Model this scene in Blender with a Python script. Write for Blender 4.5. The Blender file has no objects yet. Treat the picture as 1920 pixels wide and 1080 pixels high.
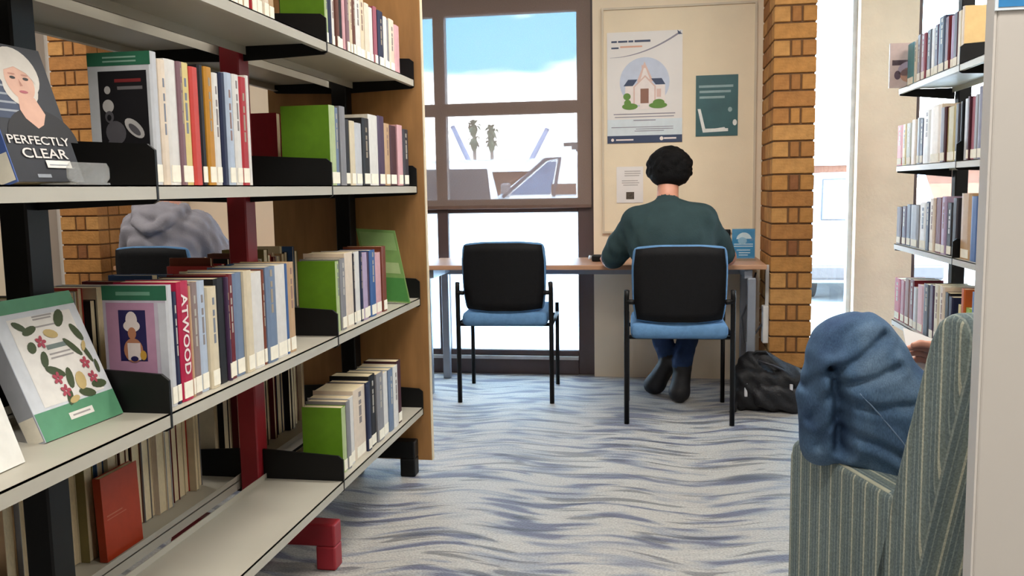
import bpy, math, random
import numpy as np
from mathutils import Vector, Matrix
random.seed(7)
scn = bpy.context.scene
COL = scn.collection
# ------------------------------------------------------------------ camera
F, PITCH, ROLL, YAW, CH = 1655.27, .112, -.0169, .1682, 1.147
_fw = np.array([-math.sin(YAW)*math.cos(PITCH), math.cos(YAW)*math.cos(PITCH), -math.sin(PITCH)])
_rt = np.array([math.cos(YAW), math.sin(YAW), 0.]); _up = np.cross(_rt, _fw)
_r2 = _rt*math.cos(ROLL)+_up*math.sin(ROLL); _u2 = -_rt*math.sin(ROLL)+_up*math.cos(ROLL)
cd = bpy.data.cameras.new('camera'); cam = bpy.data.objects.new('camera', cd); COL.objects.link(cam)
cd.sensor_width = 36; cd.lens = F/1920*36; cd.clip_start = .02; cd.clip_end = 500
cam.matrix_world = Matrix(((_r2[0], _u2[0], -_fw[0], 0), (_r2[1], _u2[1], -_fw[1], 0), (_r2[2], _u2[2], -_fw[2], CH), (0, 0, 0, 1)))
scn.camera = cam
def at(u, v, ax, val):
    d = _fw+_r2*(u-960)/F-_u2*(v-540)/F; o = np.array([0, 0, CH]); i = 'XYZ'.index(ax)
    return o+d*((val-o[i])/d[i])
def pr(x, y, z):
    d = np.array([x, y, z-CH]); w = d@_fw
    return 960+F*(d@_r2)/w, 540-F*(d@_u2)/w
def yof(u, X, Z, lo=.9, hi=7.):
    s = pr(X, hi, Z)[0] > pr(X, lo, Z)[0]
    for _ in range(40):
        m = (lo+hi)/2
        if (pr(X, m, Z)[0] < u) == s: lo = m
        else: hi = m
    return lo
def zof(v, X, Y, lo=-1., hi=4.):
    for _ in range(40):
        m = (lo+hi)/2
        if pr(X, Y, m)[1] > v: lo = m
        else: hi = m
    return lo
# ------------------------------------------------------------------ view, world, sun, room lights
vs = scn.view_settings
vs.view_transform = 'Standard'; vs.look = 'None'; vs.exposure = 0.5; vs.gamma = 1; vs.use_curve_mapping = False
try: scn.cycles.use_denoising = True
except Exception: pass
def lin(h):
    if not isinstance(h, str): return tuple(h)[:3]
    c = [int(h[i:i+2], 16)/255 for i in (0, 2, 4)]
    return tuple(x/12.92 if x <= .04045 else ((x+.055)/1.055)**2.4 for x in c)
W = bpy.data.worlds.new('sky'); scn.world = W; W.use_nodes = True
nt = W.node_tree; nt.nodes.clear(); N = nt.nodes.new; L = nt.links.new
wo = N('ShaderNodeOutputWorld'); bg = N('ShaderNodeBackground'); tc = N('ShaderNodeTexCoord')
sep = N('ShaderNodeSeparateXYZ'); L(tc.outputs['Generated'], sep.inputs[0])
mp = N('ShaderNodeMapping'); mp.inputs['Scale'].default_value = (2.2, 2.2, 7.5); mp.inputs['Location'].default_value = (.35, .2, .1); L(tc.outputs['Generated'], mp.inputs[0])
cn = N('ShaderNodeTexNoise'); cn.inputs['Scale'].default_value = 1.6; cn.inputs['Detail'].default_value = 6; L(mp.outputs[0], cn.inputs[0])
el = N('ShaderNodeMath'); el.operation = 'MULTIPLY_ADD'; el.inputs[1].default_value = -1.5; el.inputs[2].default_value = .46; L(sep.outputs['Z'], el.inputs[0])
em = N('ShaderNodeMath'); em.operation = 'MAXIMUM'; em.inputs[1].default_value = .19; L(el.outputs[0], em.inputs[0])
ad = N('ShaderNodeMath'); ad.operation = 'ADD'; L(em.outputs[0], ad.inputs[0]); L(cn.outputs['Fac'], ad.inputs[1])
cr = N('ShaderNodeValToRGB'); cr.color_ramp.elements[0].position = .70; cr.color_ramp.elements[1].position = .93; L(ad.outputs[0], cr.inputs[0])
gr = N('ShaderNodeValToRGB'); gr.color_ramp.elements[0].color = (.10, .245, .34, 1); gr.color_ramp.elements[1].color = (.08, .19, .32, 1); gr.color_ramp.elements[1].position = .6; L(sep.outputs['Z'], gr.inputs[0])
mx = N('ShaderNodeMix'); mx.data_type = 'RGBA'; L(cr.outputs[0], mx.inputs[0]); L(gr.outputs[0], mx.inputs[6]); mx.inputs[7].default_value = (1., 1.02, 1.06, 1)
L(mx.outputs[2], bg.inputs[0]); bg.inputs[1].default_value = 25.0; L(bg.outputs[0], wo.inputs[0])
sd = bpy.data.lights.new('sun', 'SUN'); sd.energy = 17.0; sd.angle = .01; sd.color = (1, .96, .9)
so = bpy.data.objects.new('sun', sd); COL.objects.link(so)
so.rotation_euler = Vector((-.25, .62, -.74)).to_track_quat('-Z', 'Y').to_euler()
LAMP_W = 34.0
LAMPS = [(-.1, 3.1), (.1, .6), (-4.0, 3.6), (2.1, 3.0), (2.1, .2), (.1, -1.8)]
CEIL = 2.9

# ------------------------------------------------------------------ materials
_mc = {}
def pm(col, rough=.55, var=.10, scale=18., bump=0., metal=0., stretch=None, spec=.5, bscale=None, sheen=0., coat=0.):
    key = (col if isinstance(col, str) else tuple(col), rough, var, scale, bump, metal, stretch, spec, bscale, sheen, coat)
    if key in _mc: return _mc[key]
    m = bpy.data.materials.new('mat_'+(col if isinstance(col, str) else 'c')); m.use_nodes = True
    t = m.node_tree; b = t.nodes['Principled BSDF']; c = lin(col)
    b.inputs['Roughness'].default_value = rough; b.inputs['Metallic'].default_value = metal
    b.inputs['Specular IOR Level'].default_value = spec; b.inputs['Sheen Weight'].default_value = sheen; b.inputs['Coat Weight'].default_value = coat
    tcn = t.nodes.new('ShaderNodeTexCoord'); mpn = t.nodes.new('ShaderNodeMapping'); no = t.nodes.new('ShaderNodeTexNoise')
    if stretch: mpn.inputs['Scale'].default_value = stretch
    no.inputs['Scale'].default_value = scale; no.inputs['Detail'].default_value = 4
    t.links.new(tcn.outputs['Object'], mpn.inputs[0]); t.links.new(mpn.outputs[0], no.inputs[0])
    rp = t.nodes.new('ShaderNodeValToRGB'); rp.color_ramp.elements[0].position = .3; rp.color_ramp.elements[1].position = .7
    rp.color_ramp.elements[0].color = (*[x*(1-var) for x in c], 1); rp.color_ramp.elements[1].color = (*[min(1, x*(1+var)) for x in c], 1)
    t.links.new(no.outputs['Fac'], rp.inputs[0]); t.links.new(rp.outputs[0], b.inputs['Base Color'])
    if bump:
        n2 = t.nodes.new('ShaderNodeTexNoise'); n2.inputs['Scale'].default_value = bscale or scale*4; n2.inputs['Detail'].default_value = 3
        t.links.new(mpn.outputs[0], n2.inputs[0])
        bn = t.nodes.new('ShaderNodeBump'); bn.inputs['Strength'].default_value = bump; bn.inputs['Distance'].default_value = .01
        t.links.new(n2.outputs['Fac'], bn.inputs['Height']); t.links.new(bn.outputs[0], b.inputs['Normal'])
    _mc[key] = m; return m
def nodemat(name, fn):
    m = bpy.data.materials.new(name); m.use_nodes = True; t = m.node_tree
    fn(t, t.nodes, t.links, t.nodes['Principled BSDF'], t.nodes['Material Output']); return m
def ramp(t, stops, interp='LINEAR'):
    r = t.nodes.new('ShaderNodeValToRGB'); e = r.color_ramp; e.interpolation = interp
    while len(e.elements) < len(stops): e.elements.new(.5)
    for el_, (p, c) in zip(e.elements, stops): el_.position = p; el_.color = (*lin(c), 1)
    return r
def math_(t, op, a, b=None, c=None):
    n = t.nodes.new('ShaderNodeMath'); n.operation = op
    for i, x in enumerate((a, b, c)):
        if x is None: continue
        if isinstance(x, (int, float)): n.inputs[i].default_value = x
        else: t.links.new(x, n.inputs[i])
    return n.outputs[0]
def carpet(t, n, l, b, o):
    tcn = n.new('ShaderNodeTexCoord'); sp = n.new('ShaderNodeSeparateXYZ'); l.new(tcn.outputs['Object'], sp.inputs[0])
    x, y = sp.outputs[0], sp.outputs[1]
    wav = math_(t, 'MULTIPLY', math_(t, 'SINE', math_(t, 'MULTIPLY', x, 11.)), .028)
    wav2 = math_(t, 'MULTIPLY', math_(t, 'SINE', math_(t, 'MULTIPLY_ADD', x, 5.1, 1.3)), .03)
    yy = math_(t, 'ADD', math_(t, 'ADD', y, wav), wav2)
    def layer(sx, sy, off, det, dist):
        cb = n.new('ShaderNodeCombineXYZ'); l.new(math_(t, 'MULTIPLY_ADD', x, sx, off), cb.inputs[0]); l.new(math_(t, 'MULTIPLY', yy, sy), cb.inputs[1])
        no = n.new('ShaderNodeTexNoise'); no.inputs['Scale'].default_value = 1; no.inputs['Detail'].default_value = det; no.inputs['Distortion'].default_value = dist
        l.new(cb.outputs[0], no.inputs[0]); return no.outputs['Fac']
    a = layer(3.6, 15., 3.1, 1.2, .55); c = layer(2.6, 20., 9.7, 1.5, .9)
    r1 = ramp(t, [(.0, '5c5e74'), (.36, '606278'), (.43, '95989f'), (.52, 'b8b4ac'), (.64, 'bdbab2'), (.75, 'a8a6a2')]); l.new(a, r1.inputs[0])
    r2 = ramp(t, [(.0, '70727e'), (.36, '80828c'), (.42, 'ffffff'), (1, 'ffffff')]); l.new(c, r2.inputs[0])
    mm = n.new('ShaderNodeMix'); mm.data_type = 'RGBA'; mm.blend_type = 'MULTIPLY'; mm.inputs[0].default_value = .75
    l.new(r1.outputs[0], mm.inputs[6]); l.new(r2.outputs[0], mm.inputs[7])
    fn_ = n.new('ShaderNodeTexNoise'); fn_.inputs['Scale'].default_value = 130; fn_.inputs['Detail'].default_value = 3; l.new(tcn.outputs['Object'], fn_.inputs[0])
    r3 = ramp(t, [(.3, 'b5b5b5'), (.7, 'ffffff')]); l.new(fn_.outputs['Fac'], r3.inputs[0])
    m2 = n.new('ShaderNodeMix'); m2.data_type = 'RGBA'; m2.blend_type = 'MULTIPLY'; m2.inputs[0].default_value = .8
    l.new(mm.outputs[2], m2.inputs[6]); l.new(r3.outputs[0], m2.inputs[7]); l.new(m2.outputs[2], b.inputs['Base Color'])
    b.inputs['Roughness'].default_value = .55; b.inputs['Specular IOR Level'].default_value = .6; b.inputs['Sheen Weight'].default_value = .25
    bn = n.new('ShaderNodeBump'); bn.inputs['Strength'].default_value = .5; bn.inputs['Distance'].default_value = .006; l.new(fn_.outputs['Fac'], bn.inputs['Height']); l.new(bn.outputs[0], b.inputs['Normal'])
M_CARPET = nodemat('carpet', carpet)
def glass(t, n, l, b, o):
    tr = n.new('ShaderNodeBsdfTransparent'); gl = n.new('ShaderNodeBsdfGlossy'); gl.inputs['Roughness'].default_value = .02
    tr.inputs[0].default_value = (.95, .97, .97, 1); mx_ = n.new('ShaderNodeMixShader'); mx_.inputs[0].default_value = .06
    l.new(tr.outputs[0], mx_.inputs[1]); l.new(gl.outputs[0], mx_.inputs[2]); l.new(mx_.outputs[0], o.inputs[0])
M_GLASS = nodemat('clear_glass', glass)
def whitened(t, n, l, b, o):  # translucent film, added to turn the overexposed lower panes blank white
    tl = n.new('ShaderNodeBsdfTranslucent'); no = n.new('ShaderNodeTexNoise'); no.inputs['Scale'].default_value = 300
    r = ramp(t, [(.3, 'f2f4f6'), (.7, 'fcfdff')]); l.new(no.outputs['Fac'], r.inputs[0]); l.new(r.outputs[0], tl.inputs[0])
    gl = n.new('ShaderNodeBsdfGlossy'); gl.inputs['Roughness'].default_value = .25; mx_ = n.new('ShaderNodeMixShader'); mx_.inputs[0].default_value = .03
    l.new(tl.outputs[0], mx_.inputs[1]); l.new(gl.outputs[0], mx_.inputs[2]); l.new(mx_.outputs[0], o.inputs[0])
M_WHITEFILM = nodemat('white_film', whitened)
def blindm(t, n, l, b, o):
    tr = n.new('ShaderNodeBsdfTransparent'); tr.inputs[0].default_value = (.98, .97, .97, 1)
    tl = n.new('ShaderNodeBsdfTranslucent'); df = n.new('ShaderNodeBsdfDiffuse')
    no = n.new('ShaderNodeTexNoise'); no.inputs['Scale'].default_value = 400
    r = ramp(t, [(.3, '9c887c'), (.7, 'a8948a')]); l.new(no.outputs['Fac'], r.inputs[0]); tl.inputs[0].default_value = (.015, .0115, .0105, 1); l.new(r.outputs[0], df.inputs[0])
    m1 = n.new('ShaderNodeMixShader'); m1.inputs[0].default_value = .7; l.new(tl.outputs[0], m1.inputs[1]); l.new(df.outputs[0], m1.inputs[2])
    m2 = n.new('ShaderNodeMixShader'); m2.inputs[0].default_value = .892; l.new(tr.outputs[0], m2.inputs[1]); l.new(m1.outputs[0], m2.inputs[2]); l.new(m2.outputs[0], o.inputs[0])
M_BLIND = nodemat('mesh_blind', blindm)
def acryl(t, n, l, b, o):
    tr = n.new('ShaderNodeBsdfTransparent'); tr.inputs[0].default_value = (.9, .9, .88, 1); gl = n.new('ShaderNodeBsdfPrincipled'); gl.inputs['Base Color'].default_value = (.7, .7, .68, 1); gl.inputs['Roughness'].default_value = .12
    mx_ = n.new('ShaderNodeMixShader'); mx_.inputs[0].default_value = .2; l.new(tr.outputs[0], mx_.inputs[1]); l.new(gl.outputs[0], mx_.inputs[2]); l.new(mx_.outputs[0], o.inputs[0])
M_ACRYL = nodemat('clear_acrylic', acryl)
def stripes(t, n, l, b, o):
    tcn = n.new('ShaderNodeTexCoord'); sp = n.new('ShaderNodeSeparateXYZ'); l.new(tcn.outputs['Object'], sp.inputs[0])
    sn = n.new('ShaderNodeSeparateXYZ'); l.new(tcn.outputs['Normal'], sn.inputs[0])
    ax = math_(t, 'ABSOLUTE', sn.outputs[0]); mxx = math_(t, 'GREATER_THAN', ax, .72)
    s = math_(t, 'ADD', math_(t, 'MULTIPLY', sp.outputs[1], mxx), math_(t, 'MULTIPLY', sp.outputs[0], math_(t, 'SUBTRACT', 1., mxx)))
    fr = math_(t, 'FRACT', math_(t, 'MULTIPLY', math_(t, 'ADD', s, 5.), 1/.046))
    r = ramp(t, [(0, '8a9792'), (.16, 'cfcfba'), (.27, '85928e'), (.42, 'a3ada6'), (.48, '79888a'), (.68, '9ca8a1'), (.74, '7d8b8c'), (.9, '889590')], 'CONSTANT'); l.new(fr, r.inputs[0])
    no = n.new('ShaderNodeTexNoise'); no.inputs['Scale'].default_value = 260; l.new(tcn.outputs['Object'], no.inputs[0])
    r2 = ramp(t, [(.3, 'b8b8b8'), (.7, 'ffffff')]); l.new(no.outputs['Fac'], r2.inputs[0])
    mm = n.new('ShaderNodeMix'); mm.data_type = 'RGBA'; mm.blend_type = 'MULTIPLY'; mm.inputs[0].default_value = .7
    l.new(r.outputs[0], mm.inputs[6]); l.new(r2.outputs[0], mm.inputs[7]); l.new(mm.outputs[2], b.inputs['Base Color']); b.inputs['Roughness'].default_value = .9
    b.inputs['Specular IOR Level'].default_value = .15
    bn = n.new('ShaderNodeBump'); bn.inputs['Strength'].default_value = .25; bn.inputs['Distance'].default_value = .003; l.new(no.outputs['Fac'], bn.inputs['Height']); l.new(bn.outputs[0], b.inputs['Normal'])
M_STRIPE = nodemat('striped_upholstery', stripes)
def denim(t, n, l, b, o):
    tcn = n.new('ShaderNodeTexCoord'); no = n.new('ShaderNodeTexNoise'); no.inputs['Scale'].default_value = 7; no.inputs['Detail'].default_value = 6; l.new(tcn.outputs['Object'], no.inputs[0])
    r = ramp(t, [(.3, '3a5175'), (.55, '55718f'), (.75, '7d97b0')]); l.new(no.outputs['Fac'], r.inputs[0])
    mpn = n.new('ShaderNodeMapping'); mpn.inputs['Scale'].default_value = (500, 500, 120); l.new(tcn.outputs['Object'], mpn.inputs[0])
    n2 = n.new('ShaderNodeTexNoise'); n2.inputs['Scale'].default_value = 1; l.new(mpn.outputs[0], n2.inputs[0])
    r2 = ramp(t, [(.3, 'a8a8b0'), (.7, 'ffffff')]); l.new(n2.outputs['Fac'], r2.inputs[0])
    mm = n.new('ShaderNodeMix'); mm.data_type = 'RGBA'; mm.blend_type = 'MULTIPLY'; mm.inputs[0].default_value = .6
    l.new(r.outputs[0], mm.inputs[6]); l.new(r2.outputs[0], mm.inputs[7]); l.new(mm.outputs[2], b.inputs['Base Color']); b.inputs['Roughness'].default_value = .85; b.inputs['Specular IOR Level'].default_value = .2
    bn = n.new('ShaderNodeBump'); bn.inputs['Strength'].default_value = .3; bn.inputs['Distance'].default_value = .004; l.new(no.outputs['Fac'], bn.inputs['Height']); l.new(bn.outputs[0], b.inputs['Normal'])
M_DENIM = nodemat('blue_denim', denim)
M_METAL = pm('aea99b', .42, .04, 6.)            # painted steel shelf
M_BLACK = pm('060607', .5, .2, 30., 0., 0., None, .3)
M_RED = pm('8e1c27', .45, .08, 12.)
M_WOOD = pm('a07444', .5, .14, 9., .05, 0., (3., 3., .5))
M_WOODEDGE = pm('d9c7a8', .5, .08, 20.)
M_CREAM = pm('ead9bf', .75, .03, 3.)
M_WHITEWALL = pm('dcd7cf', .8, .03, 3., .06)
M_PAPER = pm('efe9d8', .8, .05, 60.)
M_PAGES = pm('d9c8a4', .85, .12, 90., 0., 0., (1., 8., 1.))
M_FRAME = pm('4f3f3e', .45, .06, 10.)
M_SKIN = pm('c98d74', .5, .06, 25.)
M_SHOE = pm('17161a', .6, .2, 40.)

# ------------------------------------------------------------------ mesh helpers
class MB:
    def __init__(s): s.v = []; s.f = []; s.m = []
    def add(s, v, f, m=0):
        o = len(s.v); s.v += [tuple(map(float, p)) for p in v]; s.f += [tuple(i+o for i in q) for q in f]; s.m += [m]*len(f); return s
    def box(s, x0, x1, y0, y1, z0, z1, m=0):
        return s.add([(x0, y0, z0), (x1, y0, z0), (x1, y1, z0), (x0, y1, z0), (x0, y0, z1), (x1, y0, z1), (x1, y1, z1), (x0, y1, z1)],
                     [(3, 2, 1, 0), (4, 5, 6, 7), (0, 1, 5, 4), (1, 2, 6, 5), (2, 3, 7, 6), (3, 0, 4, 7)], m)
    def prism(s, poly, a, b, axis, m=0):
        n = len(poly)
        def mk(p, h): return {'X': (h, p[0], p[1]), 'Y': (p[0], h, p[1]), 'Z': (p[0], p[1], h)}[axis]
        ar = sum(poly[i][0]*poly[(i+1) % n][1]-poly[(i+1) % n][0]*poly[i][1] for i in range(n))
        if (ar < 0) != (axis == 'Y'): poly = poly[::-1]
        v = [mk(p, a) for p in poly]+[mk(p, b) for p in poly]
        return s.add(v, [tuple(range(n))[::-1], tuple(range(n, 2*n))]+[(i, (i+1) % n, n+(i+1) % n, n+i) for i in range(n)], m)
    def tube(s, path, r, seg=10, m=0, cap=True):
        P = [Vector(p) for p in path]; rs = r if isinstance(r, (list, tuple)) else [r]*len(P); v = []; prev = None
        for i, p in enumerate(P):
            d = (P[min(i+1, len(P)-1)]-P[max(i-1, 0)]).normalized()
            if prev is None: a = d.orthogonal().normalized()
            else: a = (prev-d*prev.dot(d)).normalized()
            prev = a; b = d.cross(a)
            v += [p+(a*math.cos(2*math.pi*k/seg)+b*math.sin(2*math.pi*k/seg))*rs[i] for k in range(seg)]
        f = [(i*seg+k, i*seg+(k+1) % seg, (i+1)*seg+(k+1) % seg, (i+1)*seg+k) for i in range(len(P)-1) for k in range(seg)]
        if cap: f += [tuple(range(seg))[::-1], tuple(range((len(P)-1)*seg, len(P)*seg))]
        return s.add(v, f, m)
def mesh_obj(name, mb, mats, parent=None, smooth=False, bevel=0, world=True, segs=2, subsurf=0):
    v = mb.v
    if parent is not None and world:
        root = parent
        while root.parent is not None: root = root.parent
        c, s_ = math.cos(-root.rotation_euler[2]), math.sin(-root.rotation_euler[2]); l = root.location
        v = [(c*(p[0]-l[0])-s_*(p[1]-l[1]), s_*(p[0]-l[0])+c*(p[1]-l[1]), p[2]-l[2]) for p in v]
    me = bpy.data.meshes.new(name); me.from_pydata(v, [], mb.f); me.update()
    for m in (mats if isinstance(mats, (list, tuple)) else [mats]): me.materials.append(m)
    if any(mb.m): me.polygons.foreach_set('material_index', mb.m)
    if smooth: me.polygons.foreach_set('use_smooth', [True]*len(me.polygons))
    o = bpy.data.objects.new(name, me); COL.objects.link(o)
    if parent is not None: o.parent = parent
    if bevel:
        b = o.modifiers.new('bevel', 'BEVEL'); b.width = bevel; b.segments = segs; b.limit_method = 'ANGLE'
    if subsurf:
        b = o.modifiers.new('sub', 'SUBSURF'); b.levels = subsurf; b.render_levels = subsurf
    return o
def tag(o, label, cat, group=None, kind=None):
    o['label'] = label; o['category'] = cat
    if group: o['group'] = group
    if kind: o['kind'] = kind
    return o
def thing(name, label, cat, loc=(0, 0, 0), rz=0., group=None, kind=None):
    o = bpy.data.objects.new(name, None); COL.objects.link(o); o.empty_display_size = .05
    o.location = tuple(map(float, loc)); o.rotation_euler = (0, 0, rz); return tag(o, label, cat, group, kind)
def dup(o, parent=None):
    c = o.copy(); COL.objects.link(c); c.parent = parent
    for ch in list(o.children): dup(ch, c)
    return c
def text_mb(s, cx, cy, w, h, fr, bold=.0):
    """flat lettering as a mesh laid into frame fr=(origin,right,up,normal), centred at cx,cy and fitted to w x h"""
    c = bpy.data.curves.new('lettering', 'FONT'); c.body = s; c.align_x = 'CENTER'; c.offset = bold; c.resolution_u = 3
    o = bpy.data.objects.new('lettering', c); COL.objects.link(o)
    dg = bpy.context.evaluated_depsgraph_get(); me = bpy.data.meshes.new_from_object(o.evaluated_get(dg))
    V = np.array([v.co[:2] for v in me.vertices]); fs = [tuple(p.vertices) for p in me.polygons]
    bpy.data.objects.remove(o); bpy.data.curves.remove(c); bpy.data.meshes.remove(me)
    lo, hi = V.min(0), V.max(0); V = (V-(lo+hi)/2)/(hi-lo)*np.array([w, h])+np.array([cx, cy])
    O, r, u, n = [np.array(q) for q in fr]
    return [tuple(O+r*p[0]+u*p[1]+n*.0006) for p in V], fs
def flat(mb, fr, pts, m, lift=.0004):
    O, r, u, n = [np.array(q) for q in fr]
    mb.add([tuple(O+r*p[0]+u*p[1]+n*lift) for p in pts], [tuple(range(len(pts)))], m)
def ell(cx, cy, rx, ry, rot=0, n=18, a0=0, a1=2*math.pi):
    out = []
    for k in range(n):
        a = a0+(a1-a0)*k/(n if abs(a1-a0-2*math.pi) < 1e-6 else n-1); x, y = rx*math.cos(a), ry*math.sin(a)
        out.append((cx+x*math.cos(rot)-y*math.sin(rot), cy+x*math.sin(rot)+y*math.cos(rot)))
    return out
def rect(x0, y0, x1, y1): return [(x0, y0), (x1, y0), (x1, y1), (x0, y1)]

# ------------------------------------------------------------------ signed-distance modelling (bodies, soft things)
def cone(a, b, ra, rb, m=0, k=.03, sc=None): return ('c', np.array(a, float), np.array(b, float), ra, rb, m, k, sc)
def ellip(c, r, m=0, k=.03, rot=None): return ('e', np.array(c, float), np.array(r, float), rot, None, m, k, None)
def rbox(c, h, r, m=0, k=.03, rot=None): return ('b', np.array(c, float), np.array(h, float), r, rot, m, k, None)
def sdf_mesh(prims, res, disp=None):
    lo = np.array([1e9]*3); hi = -lo; ext = []
    for p in prims:
        if p[0] == 'c': a = np.minimum(p[1]-p[3], p[2]-p[4]); b = np.maximum(p[1]+p[3], p[2]+p[4])
        elif p[0] == 'e': R = np.full(3, p[2].max()) if p[3] is not None else p[2]; a = p[1]-R; b = p[1]+R
        else: R = np.full(3, np.linalg.norm(p[2])) if p[4] is not None else p[2]; a = p[1]-R-p[3]; b = p[1]+R+p[3]
        ext.append((a, b)); lo = np.minimum(lo, a); hi = np.maximum(hi, b)
    lo = lo-.04; hi = hi+.04; n = np.ceil((hi-lo)/res).astype(int)+1
    D = np.full(n, .2, np.float32); Lb = np.zeros(n, np.int16); Ld = np.full(n, 9., np.float32)
    axs = [lo[i]+res*np.arange(n[i]) for i in range(3)]
    for p, (a, b) in zip(prims, ext):
        mg = .05+p[6]; i0 = np.maximum(((a-mg-lo)/res).astype(int), 0); i1 = np.minimum(((b+mg-lo)/res).astype(int)+2, n)
        sl = tuple(slice(i0[i], i1[i]) for i in range(3))
        X, Y, Z = np.meshgrid(*[axs[i][sl[i]] for i in range(3)], indexing='ij'); Q = np.stack([X, Y, Z], -1)
        if p[0] == 'c':
            ab = p[2]-p[1]; t = np.clip(((Q-p[1])@ab)/max(ab@ab, 1e-9), 0, 1); d = np.linalg.norm(Q-p[1]-t[..., None]*ab, axis=-1)-(p[3]+(p[4]-p[3])*t)
        elif p[0] == 'e':
            q = Q-p[1]
            if p[3] is not None: q = q@np.array(p[3])
            k0 = np.linalg.norm(q/p[2], axis=-1); k1 = np.linalg.norm(q/p[2]**2, axis=-1); d = k0*(k0-1)/np.maximum(k1, 1e-6)
        else:
            q = Q-p[1]
            if p[4] is not None: q = q@np.array(p[4])
            q = np.abs(q)-p[2]; d = np.linalg.norm(np.maximum(q, 0), axis=-1)+np.minimum(q.max(-1), 0)-p[3]
        d = d.astype(np.float32); k = p[6]; o = D[sl]; h = np.clip(.5+.5*(o-d)/k, 0, 1)
        D[sl] = o*(1-h)+d*h-k*h*(1-h); u = d < Ld[sl]; Lb[sl] = np.where(u, p[5], Lb[sl]); Ld[sl] = np.where(u, d, Ld[sl])
    if disp is not None:
        X, Y, Z = np.meshgrid(*axs, indexing='ij'); nr = np.abs(D) < .05; D[nr] += disp(X[nr], Y[nr], Z[nr], Lb[nr]).astype(np.float32)
    S = D < 0; c = [s-1 for s in n]
    acc = np.zeros((*c, 3), np.float32); cnt = np.zeros(c, np.float32)
    cs = [(i, j, k) for i in (0, 1) for j in (0, 1) for k in (0, 1)]
    def cv(A, o): return A[o[0]:o[0]+c[0], o[1]:o[1]+c[1], o[2]:o[2]+c[2]]
    for a in cs:
        for ax in range(3):
            if a[ax]: continue
            b = list(a); b[ax] = 1; da, db = cv(D, a), cv(D, b); mk = cv(S, a) != cv(S, b)
            t = np.where(mk, da/np.where(mk, da-db, 1), 0)
            for q in range(3): acc[..., q] += np.where(mk, a[q]+(t if q == ax else 0), 0)
            cnt += mk
    act = cnt > 0; idx = np.full(c, -1); idx[act] = np.arange(act.sum())
    ii = np.argwhere(act); V = lo+res*(ii+acc[act]/cnt[act][:, None]); lab = Lb[:-1, :-1, :-1][act]; Fs = []
    for ax in range(3):
        s0 = [slice(None)]*3; s1 = [slice(None)]*3; s0[ax] = slice(0, -1); s1[ax] = slice(1, None)
        A, B = S[tuple(s0)], S[tuple(s1)]; e = np.argwhere(A != B); u_, w_ = (ax+1) % 3, (ax+2) % 3
        e = e[(e[:, u_] > 0) & (e[:, w_] > 0) & (e[:, u_] < c[u_]) & (e[:, w_] < c[w_])]
        inside = A[tuple(e.T)]; q = []
        for du, dw in ((1, 1), (0, 1), (0, 0), (1, 0)):
            g = e.copy(); g[:, u_] -= du; g[:, w_] -= dw; q.append(idx[tuple(g.T)])
        q = np.stack(q, 1); q[~inside] = q[~inside][:, ::-1]; Fs.append(q)
    Fq = np.concatenate(Fs); Fq = Fq[(Fq >= 0).all(1)]
    mb = MB(); mb.v = [tuple(map(float, p)) for p in V]; mb.f = [tuple(map(int, q)) for q in Fq]
    mb.m = [int(x) for x in np.sort(lab[Fq], axis=1)[:, 2]]; return mb
def rotm(ax, a):
    return np.array(Matrix.Rotation(a, 3, ax))

# ================================================================== STRUCTURE
def struct(name, mb, mat, label, parent=None, **k):
    o = mesh_obj(name, mb, mat, parent, **k)
    if parent is None: o['kind'] = 'structure'; o['label'] = label; o['category'] = name.split('_')[0]
    return o
struct('floor', MB().box(-6.2, 3.2, -3.2, 5.42, -.12, 0), M_CARPET, 'pale grey carpet with dark wavy streaks')
struct('ceiling', MB().box(-6.2, 3.2, -3.2, 5.6, CEIL, CEIL+.15), pm('e8e6e0', .9, .02, 4.), 'plain white ceiling above the library aisle')
struct('wall_left', MB().box(-6.2, -6.0, -3.2, 5.6, 0, CEIL), pm('8f887f', .85, .05, 3.), 'plain greyish wall far left beyond the shelving')
struct('wall_right', MB().box(3.0, 3.2, -3.2, 5.6, 0, CEIL), pm('8f887f', .85, .05, 3.), 'plain greyish wall behind the right hand shelving')
struct('wall_back', MB().box(-6.2, 3.2, -3.2, -3.0, 0, CEIL), pm('6f6962', .85, .06, 3.), 'plain brown-grey wall behind the viewer')
wf = thing('wall_front', 'cream window wall with noticeboard panels and piers', 'wall', (0, 5.3, 0), kind='structure')
for nm, x0, x1, y0, y1, z0, z1, m in [
        ('lintel', -6.2, 3.2, 5.3, 5.55, 2.36, CEIL, M_CREAM), ('wall_panel', -.398, .62, 5.3, 5.5, 0, 2.36, M_CREAM),
        ('pier', 1.085, 1.39, 5.26, 5.5, 0, 2.36, pm('f3e8d2', .85, .04, 8., .3, 0., None, .3, 60.)), ('wall_panel', -3.0, -2.36, 5.3, 5.5, 0, 2.36, M_CREAM),
        ('wall_panel', -6.2, -4.15, 5.3, 5.5, 0, 2.36, M_CREAM), ('pier', -4.15, -3.99, 5.24, 5.5, 0, 2.36, M_WHITEWALL), ('wall_panel', -3.99, -3.55, 5.34, 5.5, 0, 2.36, M_WHITEWALL),
        ('wall_panel', -3.3, -3.0, 5.34, 5.5, 0, 2.36, M_CREAM), ('wall_panel', 2.55, 3.0, 5.3, 5.5, 0, 2.36, M_CREAM)]:
    mesh_obj(nm, MB().box(x0, x1, y0, y1, z0, z1), m, wf)
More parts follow.
